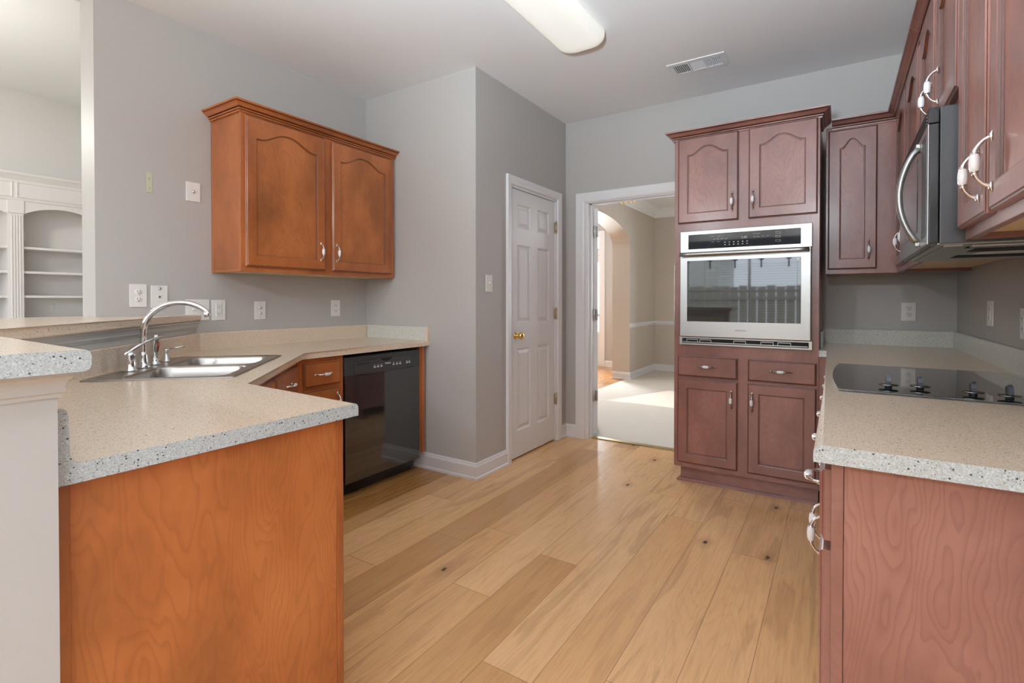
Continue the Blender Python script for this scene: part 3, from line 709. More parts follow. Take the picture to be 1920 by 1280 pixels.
# cooktop
ck = thing('cooktop', (.26, 2.27, ZC), 'black glass electric cooktop with four dark knobs set in the right counter', 'cooktop')
t = MB(); y0, y1, xa, xb = 1.885, 2.652, .0, .540; pts = []
def arc_side(xs, ys, ye, bulge, n=10):
    return [(xs+bulge*math.sin(math.pi*i/n)**.8 if 0 < i < n else xs, ys+(ye-ys)*i/n) for i in range(n+1)]
pts = arc_side(xb, y0, y1, .022)+[(q[0], q[1]) for q in arc_side(xa, y1, y0, -.020)]
t.poly(pts, ZC+.0005, ZC+.007, bev=.0015); obj('glass_top', t, 'cooktop_glass', ck)
for (x, y) in ((.132, 2.000), (.213, 2.018), (.330, 1.975), (.404, 1.955)):
    t = MB(basis('up', (x, y, ZC+.007)))
    t.lathe([(0, 0), (.010, 0), (.009, .008), (.0, .0085)], (0, 0, 0), 'n', 1, 24)
    t.lathe([(0, .006), (.0215, .007), (.023, .0095), (.021, .0110), (.010, .0125), (0, .013)], (0, 0, 0), 'n', 0, 24, sx=1.15, sy=.95)
    k = 8
    t.loft([[(-.0055, -.016, .012), (.0055, -.016, .012), (.0055, .020, .012), (-.0055, .020, .012)],
            [(-.0065, -.015, .022), (.0065, -.015, .022), (.0065, .019, .022), (-.0065, .019, .022)],
            [(-.0060, -.012, .034), (.0060, -.012, .034), (.0060, .018, .032), (-.0060, .018, .032)],
            [(-.0030, -.008, .041), (.0030, -.008, .041), (.0030, .014, .037), (-.0030, .014, .037)]], 1, smooth=False)
    obj('knob', t, ['knob_disc', 'knob_graphite'], ck)

# ---------------------------------------------------------------- left run : base cabinets
LX = -2.455
cab = thing('base_cabinet', (-2.75, 1.83, 0), 'narrow orange-brown base cabinet with one drawer left of the dishwasher', 'cabinet')
bx_part('body', cab, 'cherry', (XL+.002, LX-.019, 1.662, 1.957, .10, ZC0-.001))
bx_part('face_frame', cab, 'cherry', (LX-.018, LX, 1.655, 1.960, .10, ZC0-.001))
bx_part('toe_kick', cab, 'cherry', (LX-.09, LX-.07, 1.66, 1.958, .001, .10))
d = drawer_front(basis('+X', (LX+.0003, 1.692, .708)), .240, .133, 'cherry_horizontal', cab); handle(basis('+X', (LX+.0003, 0, 0)), 1.814, .775, .020, d, vert=False)
d = cab_door(basis('+X', (LX+.0003, 1.692, .13)), .240, .558, ('cherry', 'cherry_panel'), cab, arch=False); handle(basis('+X', (LX+.0003, 0, 0)), 1.905, .60, .020, d)
# diagonal sink base
sb = thing('sink_cabinet', (-2.4, 1.0, 0), 'diagonal orange-brown corner cabinet below the sink with false drawer fronts', 'cabinet')
r2 = math.sqrt(.5); sf = -.800
def dpt(s_, along):     # point with x+y = s_, along = (y-x)/sqrt2
    return ((s_/math.sqrt(2)-along)*r2, (s_/math.sqrt(2)+along)*r2)
a0, a1 = ((.915+1.715)*r2), ((1.65+2.455)*r2)
bD = basis('D', (sf/2, sf/2, 0))       # u along D from the s-line foot point
t = MB(bD); t.box(a0, a1, .10, ZC0-.001, -.018, 0, bev=.001); obj('face_frame', t, 'cherry', sb)
t = MB(); c0 = dpt(sf-.03, a0); c1 = dpt(sf-.03, a1)
t.poly([c0, c1, (LX-.02, 1.659), (XL+.01, 1.659), (XL+.01, 1.48), (-1.95, .35), (-1.717, .35), (-1.717, .90)], .10, .70); obj('body', t, 'cherry', sb)
w2 = (a1-a0-.06)/2
for i in range(2):
    ua = a0+.02+i*(w2+.02)
    d = drawer_front(bD @ Matrix.Translation((ua, .708, .0003)), w2, .133, 'cherry', sb)
    handle(bD, ua+w2/2, .775, .0203, d, vert=False)
    d = cab_door(bD @ Matrix.Translation((ua, .13, .0003)), w2, .558, ('cherry', 'cherry_panel'), sb, arch=False); handle(bD, ua+(w2-.035 if i == 0 else .035), .60, .0203, d)
# peninsula
pn = thing('peninsula_cabinet', (-1.42, .6, 0), 'peninsula base cabinet with a large orange-brown grained end panel in the left foreground', 'cabinet')
bx_part('body', pn, 'cherry', (-1.712, -1.152, .320, .882, .10, ZC0-.001))
bx_part('end_panel', pn, 'cherry_panel', (-1.151, -1.135, .3215, .884, .004, ZC0-.001), bev=.0008)
bx_part('face_frame', pn, 'cherry', (-1.712, -1.133, .8845, .904, .10, ZC0-.001), (-1.70, -1.152, .82, .84, .001, .10))
bx_part('scribe_strip', pn, 'cherry', (-1.140, -1.130, .2945, .3210, .004, ZC0-.001))
d = drawer_front(basis('+Y', (-1.15, .9043, .708)), .53, .133, 'cherry_horizontal', pn); handle(basis('+Y', (0, .9043, 0)), 1.415, .775, .020, d, vert=False)
for x, hx in ((-1.15, 1.375), (-1.42, 1.455)):
    d = cab_door(basis('+Y', (x, .9043, .13)), .26, .558, ('cherry', 'cherry_panel'), pn, arch=False); handle(basis('+Y', (0, .9043, 0)), hx, .60, .020, d)
# filler beside dishwasher
t = MB(); t.box(XL+.03, LX+.0, 2.606, 2.6555, .125, ZC0-.001, bev=.002); t.box(LX, LX+.010, 2.622, 2.650, .125, ZC0-.001, bev=.002)
obj('filler_panel', t, 'cherry', None, label='narrow orange-brown filler panel between the dishwasher and the grey wall', category='filler panel')

# dishwasher
dw = thing('dishwasher', (-2.75, 2.28, 0), 'black built-in dishwasher under the left counter', 'dishwasher')
bx_part('tub', dw, 'black_plastic', (XL+.03, LX-.01, 1.966, 2.60, .09, .852))
bx_part('kick_plate', dw, 'black_plastic', (-2.545, -2.53, 1.966, 2.60, .001, .10))
bD2 = basis('+X', (LX-.010, 0, 0))
t = MB(bD2); t.box(1.967, 2.599, .095, .738, 0, .020, bev=.004); ddoor = obj('door', t, 'black_enamel', dw)
t = MB(bD2); t.box(1.967, 2.599, .738, .848, 0, .022, bev=.006)
pts = [(2.03, .745), (2.10, .738), (2.33, .735), (2.50, .738), (2.562, .745), (2.562, .815), (2.40, .823), (2.20, .823), (2.03, .815)]
t.poly(pts, .021, .030, bev=.003); cpn = obj('control_panel', t, 'dark_gray_plastic', dw)
t = MB(bD2)
n = 12; t.poly([(2.225+.115*i/n, .822) for i in range(n+1)]+[(2.340-.115*i/n, .822-.020*math.sin(math.pi*i/n)) for i in range(1, n)], .0295, .0305)
obj('handle_recess', t, 'void_black', cpn); t = MB(bD2)
for r_ in range(2):
    for i in range(9): t.box(2.045+i*.011, 2.053+i*.011, .797+r_*.007, .801+r_*.007, .0295, .0304)
obj('air_vent', t, 'void_black', cpn)
t = MB(bD2)
for y in (2.185, 2.212, 2.240, 2.345, 2.375, 2.403, 2.465, 2.488):
    t.box(y-.008, y+.008, .768, .777, .030, .0306); t.box(y-.006, y+.006, .782, .785, .030, .0306)
obj('control_markings', t, 'print_gray', cpn)
text('brand_lettering', 'Amana', .018, bD2 @ Matrix.Translation((2.293, .787, .0302)), 'plate_white', cpn, .0006, shear=.25)

# ---------------------------------------------------------------- left countertop with sink cut-out
def apply_bool(o, cutter):
    m = o.modifiers.new('b', 'BOOLEAN'); m.object = cutter; m.operation = 'DIFFERENCE'; m.solver = 'EXACT'
    dg = bpy.context.evaluated_depsgraph_get(); me = bpy.data.meshes.new_from_object(o.evaluated_get(dg)); o.modifiers.clear(); o.data = me
    bpy.data.objects.remove(cutter)
PL = [(XL+.001, 1.441), (XL+.001, YJ-.001), (-2.422, YJ-.001), (-2.422, 1.667), (-1.700, .945), (-1.120, .945), (-1.120, .295), (-1.925, .295)]
tb = bmesh.new(); a = [tb.verts.new((*p, ZC0)) for p in PL]; bt = [tb.verts.new((*p, ZC)) for p in PL]; k = len(PL)
tb.faces.new(a[::-1]); tb.faces.new(bt)
for i in range(k): tb.faces.new((a[i], a[(i+1) % k], bt[(i+1) % k], bt[i]))
tb.edges.ensure_lookup_table(); es = []
for i in (2, 3, 4):
    e = tb.edges.get((bt[i], bt[i+1])); es.append(e)
bmesh.ops.bevel(tb, geom=es, offset=.013, segments=4, profile=.5, affect='EDGES')
t = MB(); t.merge(tb)
lc = obj('countertop', t, 'counter_laminate', None, label='left speckled beige countertop wrapping diagonally around the sink', category='countertop')
t = MB(basis('+X', (-1.120, 0, 0))); t.poly([(.295, ZC0), (.945, ZC0), (.945, ZC-.013), (.943, ZC-.007), (.938, ZC-.002), (.932, ZC), (.337, ZC), (.325, ZC+.004), (.319, ZC+.012), (.3165, ZC+.085), (.314, ZC+.094), (.308, ZC+.098), (.295, ZC+.098)], .0, .0012)
obj('end_cap', t, 'endcap_laminate_cool_lit', lc, label='grey speckled cut end')
SC = Vector((-2.235, 1.018)); 
# sink frame: basis Dup: u along D, v toward the back (-,-), n up ; origin at front-left corner
SO = (-1.865, 1.004, ZC)
bS = basis('Dup', SO); SL, SD = .765, .500
def rrect(u0, u1, v0, v1, r, n, k=6):
    out = []
    for cx_, cy_, a_ in ((u1-r, v1-r, 0), (u0+r, v1-r, 90), (u0+r, v0+r, 180), (u1-r, v0+r, 270)):
        for i in range(k+1):
            q = math.radians(a_+90*i/k); out.append((cx_+r*math.cos(q), cy_+r*math.sin(q), n))
    return out
cut = MB(bS); cut.box(.02, SL-.02, .02, SD-.02, -.3, .1)
co_ = obj('cut', cut, 'void_black'); 
bpy.context.view_layer.update(); apply_bool(lc, co_)
# walls of bar
BZ0, BZ1 = 1.072, 1.108
splash('backsplash', [(-1.1215, .306), (-1.936, .306), (XL+.001, 1.441), (XL+.001, YJ-.001), (-2.425, YJ-.001)], lc) if False else None
t = MB(Matrix.Translation((0, 0, ZC)))
hS, tS = .098, .019
prS = [(0, 0), (tS, 0), (tS, hS-.006), (tS-.002, hS-.002), (tS-.006, hS), (0, hS)]
t.sweep(prS, [(-1.1215, .295), (-1.925, .295), (XL+.001, 1.441), (XL+.001, YJ-.001)]); obj('backsplash', t, 'counter_laminate', lc)
t = MB(); t.box(XL+.028, -2.4405, YJ-.021, YJ-.001, ZC, ZC+.097, bev=.0015); obj('side_splash', t, 'splash_laminate_cool_lit', lc, label='pale grey speckled splash piece')
t = MB(); t.box(-2.440, -2.4225, YJ-.021, YJ-.001, ZC, ZC+.099, bev=.0015); obj('end_cap', t, 'counter_laminate', lc)

sink = thing('sink', (-2.3, 1.05, ZC), 'double-bowl stainless drop-in sink set diagonally in the left counter', 'sink')
t = MB(bS)
bowls = [(.040, .372, .045, .400), (.402, .730, .045, .400)]
# deck with raised lip
outer_l = [rrect(0, SL, 0, SD, .02, .0008), rrect(.002, SL-.002, .002, SD-.002, .02, .0045), rrect(.012, SL-.012, .012, SD-.012, .018, .0055), rrect(.018, SL-.018, .018, SD-.018, .016, .003)]
t.loft(outer_l, 0, True, False, False)
# flat deck : built from strips around the two bowls
tb = bmesh.new()
edge_loops = []
def addloop(pts):
    vs = [tb.verts.new(p) for p in pts]; es = [tb.edges.new((vs[i], vs[(i+1) % len(vs)])) for i in range(len(vs))]; return es
E_ = addloop(rrect(.018, SL-.018, .018, SD-.018, .016, .003))
for q in bowls: E_ += addloop(rrect(*q, .055, .003))
bmesh.ops.triangle_fill(tb, use_beauty=True, use_dissolve=False, edges=E_)
t.merge(tb); deck = obj('deck', t, 'stainless_sink', sink)
for q in bowls:
    t = MB(bS); L_ = []
    for ins, n_ in ((0, .003), (.003, .001), (.006, -.006), (.010, -.05), (.014, -.13), (.022, -.155), (.040, -.170), (.07, -.175)):
        L_.append(rrect(q[0]+ins, q[1]-ins, q[2]+ins, q[3]-ins, max(.055-ins*.3, .03), n_))
    t.loft(L_, 0, True, False, True); cu, cv = (q[0]+q[1])/2, (q[2]+q[3])/2
    bo = obj('bowl', t, 'stainless_sink', sink)
    t = MB(bS); t.lathe([(0, -.1725), (.030, -.1725), (.042, -.170), (.045, -.1735), (.045, -.1755)], (cu, cv, 0), 'n', 0, 24); obj('drain', t, 'chrome', bo)
# faucet parts on the sink deck (v about .452)
def spos(x, y):
    q = bS.inverted() @ Vector((x, y, ZC)); return q.x, q.y
fa = thing('faucet', (-2.46, .95, ZC+.003), 'chrome high-arc kitchen faucet at the back of the sink', 'faucet')
vF = .452
uL, uSp, uSpr, uDis = [.250, .352, .450, .560]
bF = bS @ Matrix.Translation((0, 0, .0045))
t = MB(bF); t.lathe([(0, 0), (.026, 0), (.027, .004), (.021, .012), (.018, .03), (.016, .05), (.0150, .065)], (uSp, vF, 0), 'n', 0, 20)
path = [(uSp, vF, .05), (uSp, vF, .10), (uSp, vF, .15)]
R_ = .125
for i in range(1, 25):
    a = math.radians(170*i/24-8 if i > 1 else 0)
    path.append((uSp, vF-R_*1.04+R_*1.04*math.cos(a)*1.0, .165+.115*math.sin(a)))
path = [(uSp, vF+0.000, 0.050), (uSp, vF+0.000, 0.100), (uSp, vF+0.000, 0.135), (uSp, vF-0.002, 0.160), (uSp, vF-0.010, 0.190), (uSp, vF-0.026, 0.218), (uSp, vF-0.052, 0.243), (uSp, vF-0.085, 0.262), (uSp, vF-0.122, 0.271), (uSp, vF-0.160, 0.270), (uSp, vF-0.194, 0.261), (uSp, vF-0.222, 0.246), (uSp, vF-0.243, 0.228)]
def smooth_path(p, it=2):
    for _ in range(it):
        q = [p[0]]
        for a, b in zip(p, p[1:]):
            a, b = Vector(a), Vector(b); q += [a*.75+b*.25, a*.25+b*.75]
        q.append(p[-1]); p = q
    return p
sp_ = smooth_path(path); t.tube(sp_, [.0125-.0025*i/len(sp_) for i in range(len(sp_))], 0, 16)
t.tube([(uSp, vF-.238, .234), (uSp, vF-.243, .218), (uSp, vF-.243, .208)], [.0125, .0125, .011], 0, 16)
obj('spout', t, 'chrome', fa)
t = MB(bF); t.lathe([(0, 0), (.027, 0), (.027, .004), (.021, .010), (.019, .03), (.017, .055), (.019, .060), (.019, .066), (.012, .074), (.0, .078)], (uL, vF, 0), 'n', 0, 20)
t.tube(smooth_path([(uL-.012, vF+.015, .064), (uL+.0, vF+.0, .078), (uL+.025, vF-.02, .098), (uL+.055, vF-.038, .112), (uL+.085, vF-.052, .122), (uL+.108, vF-.064, .124)]),
       [(.013, .010)]*4+[(.010, .007)]*6+[(.008, .0055)]*12, 0, 12)
obj('lever_handle', t, 'chrome', fa)
spy = thing('sink_sprayer', (-2.53, 1.02, ZC+.003), 'chrome side sprayer standing right of the faucet spout', 'sprayer')
t = MB(bF); t.lathe([(0, 0), (.024, 0), (.024, .005), (.017, .012), (.0150, .02), (.0135, .03)], (uSpr, vF, 0), 'n', 0, 20); obj('base', t, 'chrome', spy)
t = MB(bF); t.tube([(uSpr, vF, .025), (uSpr, vF, .06), (uSpr, vF, .085), (uSpr, vF-.002, .108), (uSpr, vF-.010, .120), (uSpr, vF-.018, .122)], [.0105, .0125, .0150, .0155, .0140, .010], 0, 16); wand = obj('wand', t, 'chrome', spy)
t = MB(bF); t.tube([(uSpr, vF-.0135, .055), (uSpr, vF-.0165, .085), (uSpr, vF-.0165, .100)], [.002, .0035, .0025], 0, 8); obj('trigger', t, 'print_red', wand)
sd_ = thing('soap_dispenser', (-2.61, 1.09, ZC+.003), 'small chrome soap dispenser with thin nozzle, rightmost on the sink deck', 'soap dispenser')
t = MB(bF); t.lathe([(0, 0), (.019, 0), (.019, .004), (.013, .010), (.0115, .03), (.009, .034), (.009, .046), (.0115, .048), (.0115, .056), (0, .058)], (uDis, vF, 0), 'n', 0, 18)
t.tube([(uDis, vF, .052), (uDis+.006, vF-.04, .062), (uDis+.012, vF-.075, .068)], [.005, .004, .003], 0, 10)
obj('pump', t, 'chrome', sd_)

# ---------------------------------------------------------------- half walls and raised bar tops
t = MB(); t.poly([(-1.088, .190), (-1.088, .294), (-1.9255, .294), (-3.07, 1.4395), (-3.07, 1.24), (-3.07, .977), (-2.02, .190)][::-1], 0, BZ0-.001); 
struct('wall_half', t, 'halfwall_paint')
COVE = [(0, 0), (.004, 0), (.005, .006), (.008, .009), (.008, .018), (.011, .028), (.016, .034), (.016, .042), (0, .042)]
t = MB(Matrix.Translation((0, 0, BZ0-.043))); t.sweep([(o, z) for o, z in COVE], [(-3.069, 1.439), (-1.9255, .294), (-1.088, .294), (-1.088, .190)][::-1]); struct('trim_4', t, 'halfwall_paint')
bars = [(-1.050, -.14), (-1.050, .328), (-1.928, .328), (-3.069, 1.469), (-3.069, .976), (-3.237, .976), (-3.237, .74), (-2.36, -.14)]
tb = bmesh.new(); a = [tb.verts.new((*p, BZ0)) for p in bars]; bt = [tb.verts.new((*p, BZ1)) for p in bars]; k = len(bars)
tb.faces.new(a[::-1]); tb.faces.new(bt)
for i in range(k): tb.faces.new((a[i], a[(i+1) % k], bt[(i+1) % k], bt[i]))
es = []
for i in (1, 2, 5, 6, 7):
    es.append(tb.edges.get((bt[i], bt[(i+1) % k]))); es.append(tb.edges.get((a[i], a[(i+1) % k])))
bmesh.ops.bevel(tb, geom=[e for e in es if e], offset=.011, segments=4, profile=.5, affect='EDGES')
t = MB(); t.merge(tb); bar = obj('bar_top', t, 'counter_laminate', None, label='raised speckled bar top on the half wall behind the sink', category='bar top')
t = MB(basis('+X', (-1.050, 0, 0))); r_ = .011
t.poly([(-.14, BZ0), (.328-r_, BZ0), (.328-.003, BZ0+.003), (.328, BZ0+r_), (.328, BZ1-r_), (.328-.003, BZ1-.003), (.328-r_, BZ1), (-.14, BZ1)], 0, .0012); obj('end_cap', t, 'endcap_laminate_cool_lit', bar, label='blue-grey speckled cut end')

# ---------------------------------------------------------------- wall plates
def plate(kind, b, label, w=.076, h=.120, group=None, name=None):
    nm = {'outlet': 'wall_outlet', 'gfci': 'wall_outlet', 'phone': 'phone_jack_plate', 'coax': 'cable_jack_plate', 'coax2': 'cable_jack_plate', 'switch': 'light_switch', 'double': 'light_switch', 'blank': 'cable_jack_plate'}[kind]
    root = thing(nm, tuple(b.translation), label, {'outlet': 'outlet', 'gfci': 'outlet', 'switch': 'light switch', 'double': 'light switch'}.get(kind, 'wall plate'), group)
    t = MB(b); t.box(-w/2, w/2, -h/2, h/2, .0005, .006, bev=.0022)
    obj('cover_plate', t, 'plate_white', root)
    if kind in ('outlet',):
        for s_ in (-1, 1):
            t = MB(b); c_ = s_*.0195
            t.lathe([(0, .0055), (.0165, .0055), (.0165, .0082), (.0155, .009), (0, .009)], (0, c_, 0), 'n', 0, 20, sy=.86)
            rc_ = obj('receptacle', t, 'plate_white', root)
            t = MB(b); t.box(-.0075, -.0050, c_-.001, c_+.008, .0088, .0095); t.box(.0050, .0075, c_+.0, c_+.008, .0088, .0095); t.lathe([(0, .0088), (.0026, .0088), (.0026, .0095), (0, .0095)], (0, c_-.007, 0), 'n', 0, 10)
            obj('slots', t, 'plate_shadow', rc_)
        t = MB(b); t.lathe([(0, .0055), (.003, .0055), (.0025, .0072), (0, .0075)], (0, 0, 0), 'n', 0, 10); obj('screw', t, 'plate_white', root)
    if kind == 'gfci':
        t = MB(b); t.box(-.0165, .0165, -.034, .034, .0055, .0085, bev=.001); rc_ = obj('receptacle', t, 'plate_white', root)
        t = MB(b)
        for c_ in (-.020, .020): t.box(-.0075, -.0050, c_-.004, c_+.005, .0083, .0090); t.box(.0050, .0075, c_-.004, c_+.005, .0083, .0090); t.box(-.002, .002, c_-.011, c_-.007, .0083, .0090)
        obj('slots', t, 'plate_shadow', rc_)
        t = MB(b); t.box(-.010, .010, .0015, .0065, .0083, .0096, bev=.0005); t.box(-.010, .010, -.0065, -.0015, .0083, .0096, bev=.0005); obj('test_buttons', t, 'plate_white', rc_)
    if kind in ('coax', 'coax2'):
        for c_ in ((0,) if kind == 'coax' else (-.018, .018)):
            t = MB(b); t.lathe([(0, .0055), (.0075, .0055), (.0075, .008), (.0047, .008), (.0047, .017), (.003, .0175), (0, .0175)], (0, c_, 0), 'n', 0, 12); obj('connector', t, 'nickel', root)
    if kind == 'phone':
        t = MB(b); t.box(-.009, .009, -.010, .010, .0055, .008, bev=.001); pj_ = obj('jack', t, 'plate_white', root)
        t = MB(b); t.box(-.005, .005, -.006, .004, .0078, .0084); obj('socket', t, 'plate_shadow', pj_)
        t = MB(b); t.lathe([(0, .0055), (.0065, .0055), (.006, .012), (0, .013)], (0, .044, 0), 'n', 0, 12); obj('stud', t, 'nickel', root)
    if kind in ('switch', 'double'):
        for u in ((0,) if kind == 'switch' else (-.023, .023)):
            t = MB(b); t.box(u-.0055, u+.0055, -.012, .012, .0055, .0068); t.box(u-.0042, u+.0042, -.002, .010, .006, .017, bev=.0015); obj('toggle', t, 'plate_white', root)
    if kind != 'outlet':
        t = MB(b)
        for c_ in ((-.042, .042) if kind == 'gfci' or kind == 'coax2' else (-.030, .030)):
            t.lathe([(0, .0055), (.003, .0055), (.0025, .0068), (0, .007)], (0, c_, 0), 'n', 0, 10)
        obj('screws', t, 'nickel' if kind == 'coax2' else 'plate_white', root)
    return root
LW = lambda y, z: basis('+X', (XL, y, z))
plate('outlet', LW(1.156, 1.213), 'white duplex outlet, leftmost plate on the grey wall beside the opening', .078, .120)
plate('phone', LW(1.2535, 1.208), 'white phone jack plate with small metal stud, second from the left on the grey wall', .080, .120)
plate('double', LW(1.446, 1.134), 'wide white double switch plate partly hidden behind the faucet spout', .126, .120)
plate('gfci', LW(1.5615, 1.131), 'white GFCI outlet right of the faucet spout tip', .078, .120)
plate('coax2', LW(1.816, 1.125), 'white plate with two cable connectors under the left wall cabinet', .072, .113)
plate('gfci', LW(2.385, 1.132), 'white GFCI outlet above the dishwasher counter near the wall corner', .078, .116)
plate('coax', LW(1.4265, 1.80), 'white plate with one metal cable connector, left of the upper cabinet', .076, .108)
t = MB(LW(1.2105, 1.812)); t.box(-.0135, .0135, -.052, .052, .0003, .0025, bev=.0006); pt = obj('putty_patch', t, 'putty', None, label='narrow greenish unpainted strip with two screws on the left grey wall', category='wall patch')
t = MB(LW(1.2105, 1.812))
for c_ in (-.030, .020): t.lathe([(0, .002), (.004, .002), (.003, .005), (0, .006)], (0, c_, 0), 'n', 0, 10)
obj('screws', t, 'nickel', pt)
plate('switch', basis('+X', (XP, 2.820, 1.304)), 'white toggle light switch on the grey wall left of the pantry door', .076, .116)
plate('outlet', basis('-Y', (.3605, YB, 1.118)), 'white duplex outlet on the back wall above the right counter', .074, .115)
plate('gfci', basis('-X', (XR, 3.17, 1.128)), 'white outlet on the right wall nearest the back corner', .104, .118)
plate('gfci', basis('-X', (XR, 2.66, 1.10)), 'white outlet on the right wall beside the cooktop, cut by the photo edge', .078, .118)

# ---------------------------------------------------------------- ceiling fixtures
cl = thing('ceiling_light', (-1.27, 2.1, H), 'long rounded rectangular fluorescent ceiling light with white acrylic cover', 'light fixture')
t = MB(basis('down', (0, 0, H))); y0, y1, x0, x1 = 1.50, 2.76, -1.405, -1.118
t.box(x0+.03, x1-.03, -y1+.03, -y0-.03, 0, .03); obj('base_pan', t, 'trim_white', cl)
t = MB(basis('down', (0, 0, H))); L_ = []
for ins, n_, r in ((0, .012, .09), (0, .035, .09), (.006, .055, .086), (.018, .068, .078), (.036, .076, .065), (.06, .080, .05), (.09, .082, .03)):
    L_.append(rrect(x0+ins, x1-ins, -y1+ins, -y0-ins, r, n_, 8))
t.loft(L_, 0, True, True, True); obj('diffuser', t, 'diffuser_acrylic', cl)
vt = thing('ceiling_vent', (-.785, 3.44, H), 'white metal ceiling vent register with three louvre sections', 'vent')
t = MB(basis('down', (0, 0, H))); x0, x1, v0, v1 = -.962, -.606, -3.540, -3.346
t.box(x0, x1, v0, v0+.035, 0, .006, bev=.0015); t.box(x0, x1, v1-.035, v1, 0, .006, bev=.0015); t.box(x0, x0+.035, v0+.03, v1-.03, 0, .006); t.box(x1-.035, x1, v0+.03, v1-.03, 0, .006)
xs = [x0+.035, x0+.130, x0+.226, x1-.035]
for q in xs[1:3]: t.box(q-.004, q+.004, v0+.03, v1-.03, 0, .006)
obj('frame', t, 'trim_white', vt)
t = MB(basis('down', (0, 0, H))); t.box(x0+.03, x1-.03, v0+.03, v1-.03, .0003, .0010); obj('duct', t, 'void_black', vt)
t = MB(basis('down', (0, 0, H)))
for i in range(8): t.box(xs[0]+.004+i*.0118, xs[0]+.0095+i*.0118, v0+.035, v1-.035, .0012, .005)
for i in range(8): t.box(xs[2]+.006+i*.0110, xs[2]+.0095+i*.0110, v0+.035, v1-.035, .0012, .005)
for i in range(6): t.box(xs[2]+.004, xs[3], v0+.045+i*.020, v0+.049+i*.020, .001, .0045)
for i in range(14):
    c_ = xs[1]+.012+i*.0062; t.box(xs[1]+.006, xs[2]-.006, v0+.040+i*.0082, v0+.0445+i*.0082, .0012, .0045)
obj('louvres', t, 'trim_white', vt)

# ---------------------------------------------------------------- bookcase in the family room
bk = thing('bookcase', (-7.2, 1.8, 0), 'white built-in bookcase with arched bays and fluted pilaster seen through the opening', 'bookcase')
BX = -7.0; b = basis('+X', (BX, 0, 0))
pil = [(.36, .478), (1.519, 1.637), (2.24, 2.36)]
ZT = 2.205
t = MB(); t.box(-7.379, -7.36, .36, 2.36, .0, ZT+.2); obj('back_panel', t, 'bookcase_back', bk)
for k_, (p0, p1) in enumerate(pil):
    t = MB(b); t.box(p0, p1, 0, ZT, -.37, 0, bev=.002)
    for i in range(4):
        c_ = p0+.028+i*(p1-p0-.056)/3; t.box(c_-.0065, c_+.0065, .2, 2.05, -.001, .008, bev=.003)
    t.box(p0-.004, p1+.004, 2.07, ZT, -.002, .012, bev=.002)
    obj('pilaster', t, 'bookcase_paint', bk)
for (q0, q1) in ((.478, .99), (1.005, 1.519), (1.637, 2.24)) if False else ((.478, 1.519), (1.637, 2.24)):
    for z in (1.725, 1.475, 1.225, .975, .72):
        t = MB(b); t.box(q0, q1, z-.012, z+.012, -.35, -.02, bev=.002); obj('shelf', t, 'bookcase_paint', bk)
    t = MB(b); n = 20; zs, za = 2.06, 2.150
    pts = [(q0+(q1-q0)*i/n, zs+(za-zs)*math.sin(math.pi*i/n)**.8 if 0 < i < n else zs) for i in range(n+1)]
    if q1 > 2: 
        q1a = 2.135
        pts = [(q0+(q1-q0)*i/n, zs+(za-zs)*max(0, math.sin(math.pi*i/n))**.7 if 0 < i < n else zs) for i in range(n+1)]
    for (a_, c_) in zip(pts, pts[1:]): t.poly([(a_[0], a_[1]), (c_[0], c_[1]), (c_[0], ZT), (a_[0], ZT)], -.02, 0)
    obj('arch', t, 'bookcase_paint', bk)
t = MB(b); t.box(.36, 2.36, ZT, 2.40, -.36, .004); 
for (q0, q1) in ((.5, 1.54), (1.60, 2.30)):
    t.sweep([(0, .004), (.004, .012), (.014, .014), (.018, .004)], [(q0, 2.245), (q1, 2.245), (q1, 2.375), (q0, 2.375)], closed=True)
obj('frieze', t, 'bookcase_paint', bk)
t = MB(Matrix.Translation((0, 0, 2.385))); t.sweep([(0, 0), (.01, 0), (.014, .02), (.05, .055), (.07, .07), (.075, .09), (0, .09)], [(BX, .36), (BX, 2.36)]); t2 = [(0, 0)]
obj('crown_molding', t, 'bookcase_paint', bk)
t = MB(Matrix.Translation((0, 0, 2.195))); t.sweep([(0, 0), (.014, .004), (.018, .015), (.012, .024), (0, .026)], [(BX, .36), (BX, 2.36)]); obj('bead_molding', t, 'bookcase_paint', bk)
t = MB(b); t.box(.478, 1.519, 0, .70, -.35, -.01); t.box(1.637, 2.24, 0, .70, -.35, -.01); obj('lower_cabinet', t, 'bookcase_paint', bk)
plate('outlet', basis('+X', (-7.36, 1.965, 1.12)), 'small outlet on the back of the bookcase between its lower shelves', .085, .13)

# ---------------------------------------------------------------- windows behind the camera and the yard (seen in reflections)
def window(name, b, u0, u1, v0, v1, cols=2, rows=2):
    t = MB(b); w = .05
    t.box(u0, u0+w, v0, v1, -.06, .02); t.box(u1-w, u1, v0, v1, -.06, .02); t.box(u0, u1, v0, v0+w, -.06, .04); t.box(u0, u1, v1-w, v1, -.06, .02)
    for i in range(1, cols): q = u0+(u1-u0)*i/cols; t.box(q-.02, q+.02, v0, v1, -.05, .01)
    for i in range(1, rows): q = v0+(v1-v0)*i/rows; t.box(u0, u1, q-.015, q+.015, -.045, .0)
    w_ = struct(name, t, 'trim_white')
    t = MB(b); t.box(u0+.01, u1-.01, v0+.01, v1-.01, -.042, -.038); obj('glass_pane', t, 'window_glass', w_); return w_
window('window_1', basis('+Y', (0, -3.22, 0)), .25, 2.45, .45, 2.25, 2, 2)
window('added_window_2', basis('+Y', (0, -3.22, 0)), 3.75, 6.9, .4, 2.6, 3, 2)  # unseen window added for family room brightness
window('window_3', basis('-Y', (0, 8.53, 0)), -1.2, .6, .5, 2.3, 2, 2)
window('window_4', basis('-X', (XR+.04, 0, 0)), .6, 2.6, .25, 2.35, 2, 1)

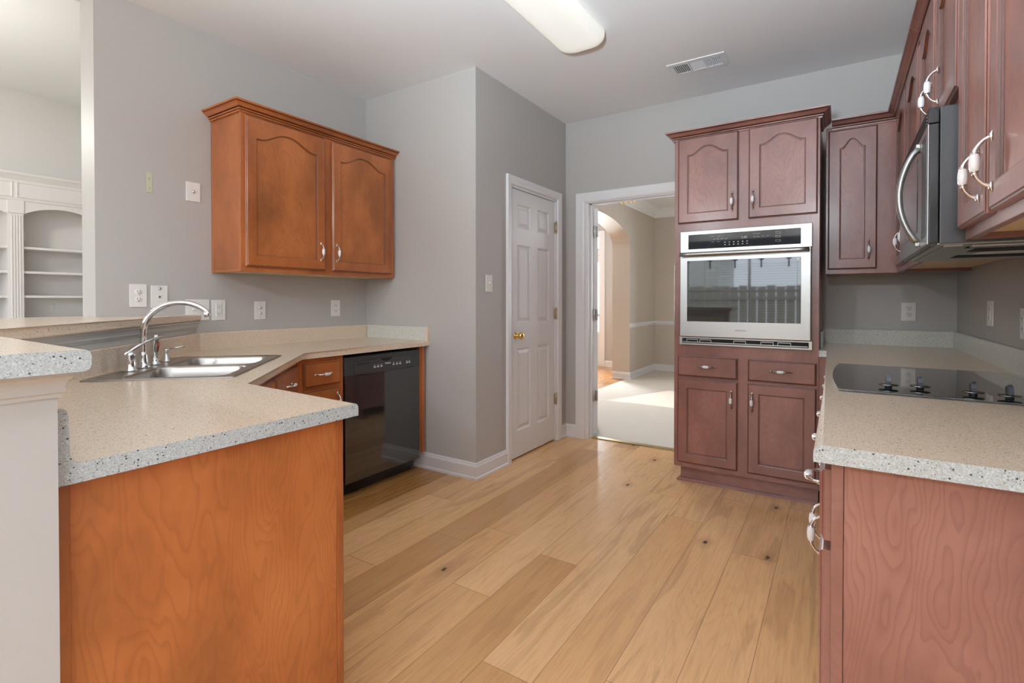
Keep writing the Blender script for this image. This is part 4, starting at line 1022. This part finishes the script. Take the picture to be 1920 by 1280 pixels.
# yard and window dressing behind the camera (reflected in the oven glass)
solid('floor_yard', [(-14, 8, -22, -3.5, -.3, -.25)], 'grass')
fe = thing('garden_fence', (-3, -10.5, -.25), 'grey board fence outside the rear kitchen window', 'fence')
t = MB()
for i in range(70): t.box(-12+i*.26, -12+i*.26+.24, -10.52, -10.5, -.25, 1.62+.02*math.sin(i*2.3))
obj('boards', t, 'fence_wood', fe)
bx_part('rails', fe, 'fence_wood', (-12, 6.2, -10.5, -10.46, .2, .3), (-12, 6.2, -10.5, -10.46, 1.2, 1.3))
hs = thing('house', (-7, -19, -.25), 'pale neighbouring house beyond the garden fence', 'house')
bx_part('wall', hs, 'siding', (-10.5, -4.5, -21, -17, -.25, 3.4), bev=0)
t = MB(); t.poly([(-11, 3.4), (-4, 3.4), (-7.5, 5.6)], -21.3, -16.8); 
t.bm.free(); t = MB(basis('-Y', (0, -21.3, 0))); t.poly([(-11, 3.4), (-4, 3.4), (-7.5, 5.4)], -4.6, 0); obj('roof', t, 'dark_gray_plastic', hs)
va = MB(basis('+Y', (0, -3.12, 0))); n5 = 5; u0, u1 = .30, 2.42
pts = [(u0, 2.28)]
for i in range(n5+1):
    q = u0+(u1-u0)*i/n5; pts.append((q, 1.88))
    if i < n5: pts.append((q+(u1-u0)/n5/2, 2.02))
pts.append((u1, 2.28)); va.poly(pts[::-1], -.02, .0)
val = obj('window_valance', va, 'valance_cloth', None, label='dark pointed valance across the top of the rear kitchen window', category='valance')
t = MB(basis('+Y', (0, -3.12, 0)))
for i in range(n5+1): q = u0+(u1-u0)*i/n5; t.box(q-.012, q+.012, 1.76, 1.885, -.016, .002)
obj('tassels', t, 'valance_cloth', val)
t = MB(basis('+Y', (0, -3.17, 0)))
for i in range(30): t.box(.30, 2.40, .52+i*.045, .523+i*.045, -.012, .012)
for q in (.6, 1.35, 2.1): t.box(q-.003, q+.003, .5, 1.9, -.003, .003)
obj('window_blind', t, 'blind_white', None, label='open white slatted blind in the rear kitchen window', category='blind')
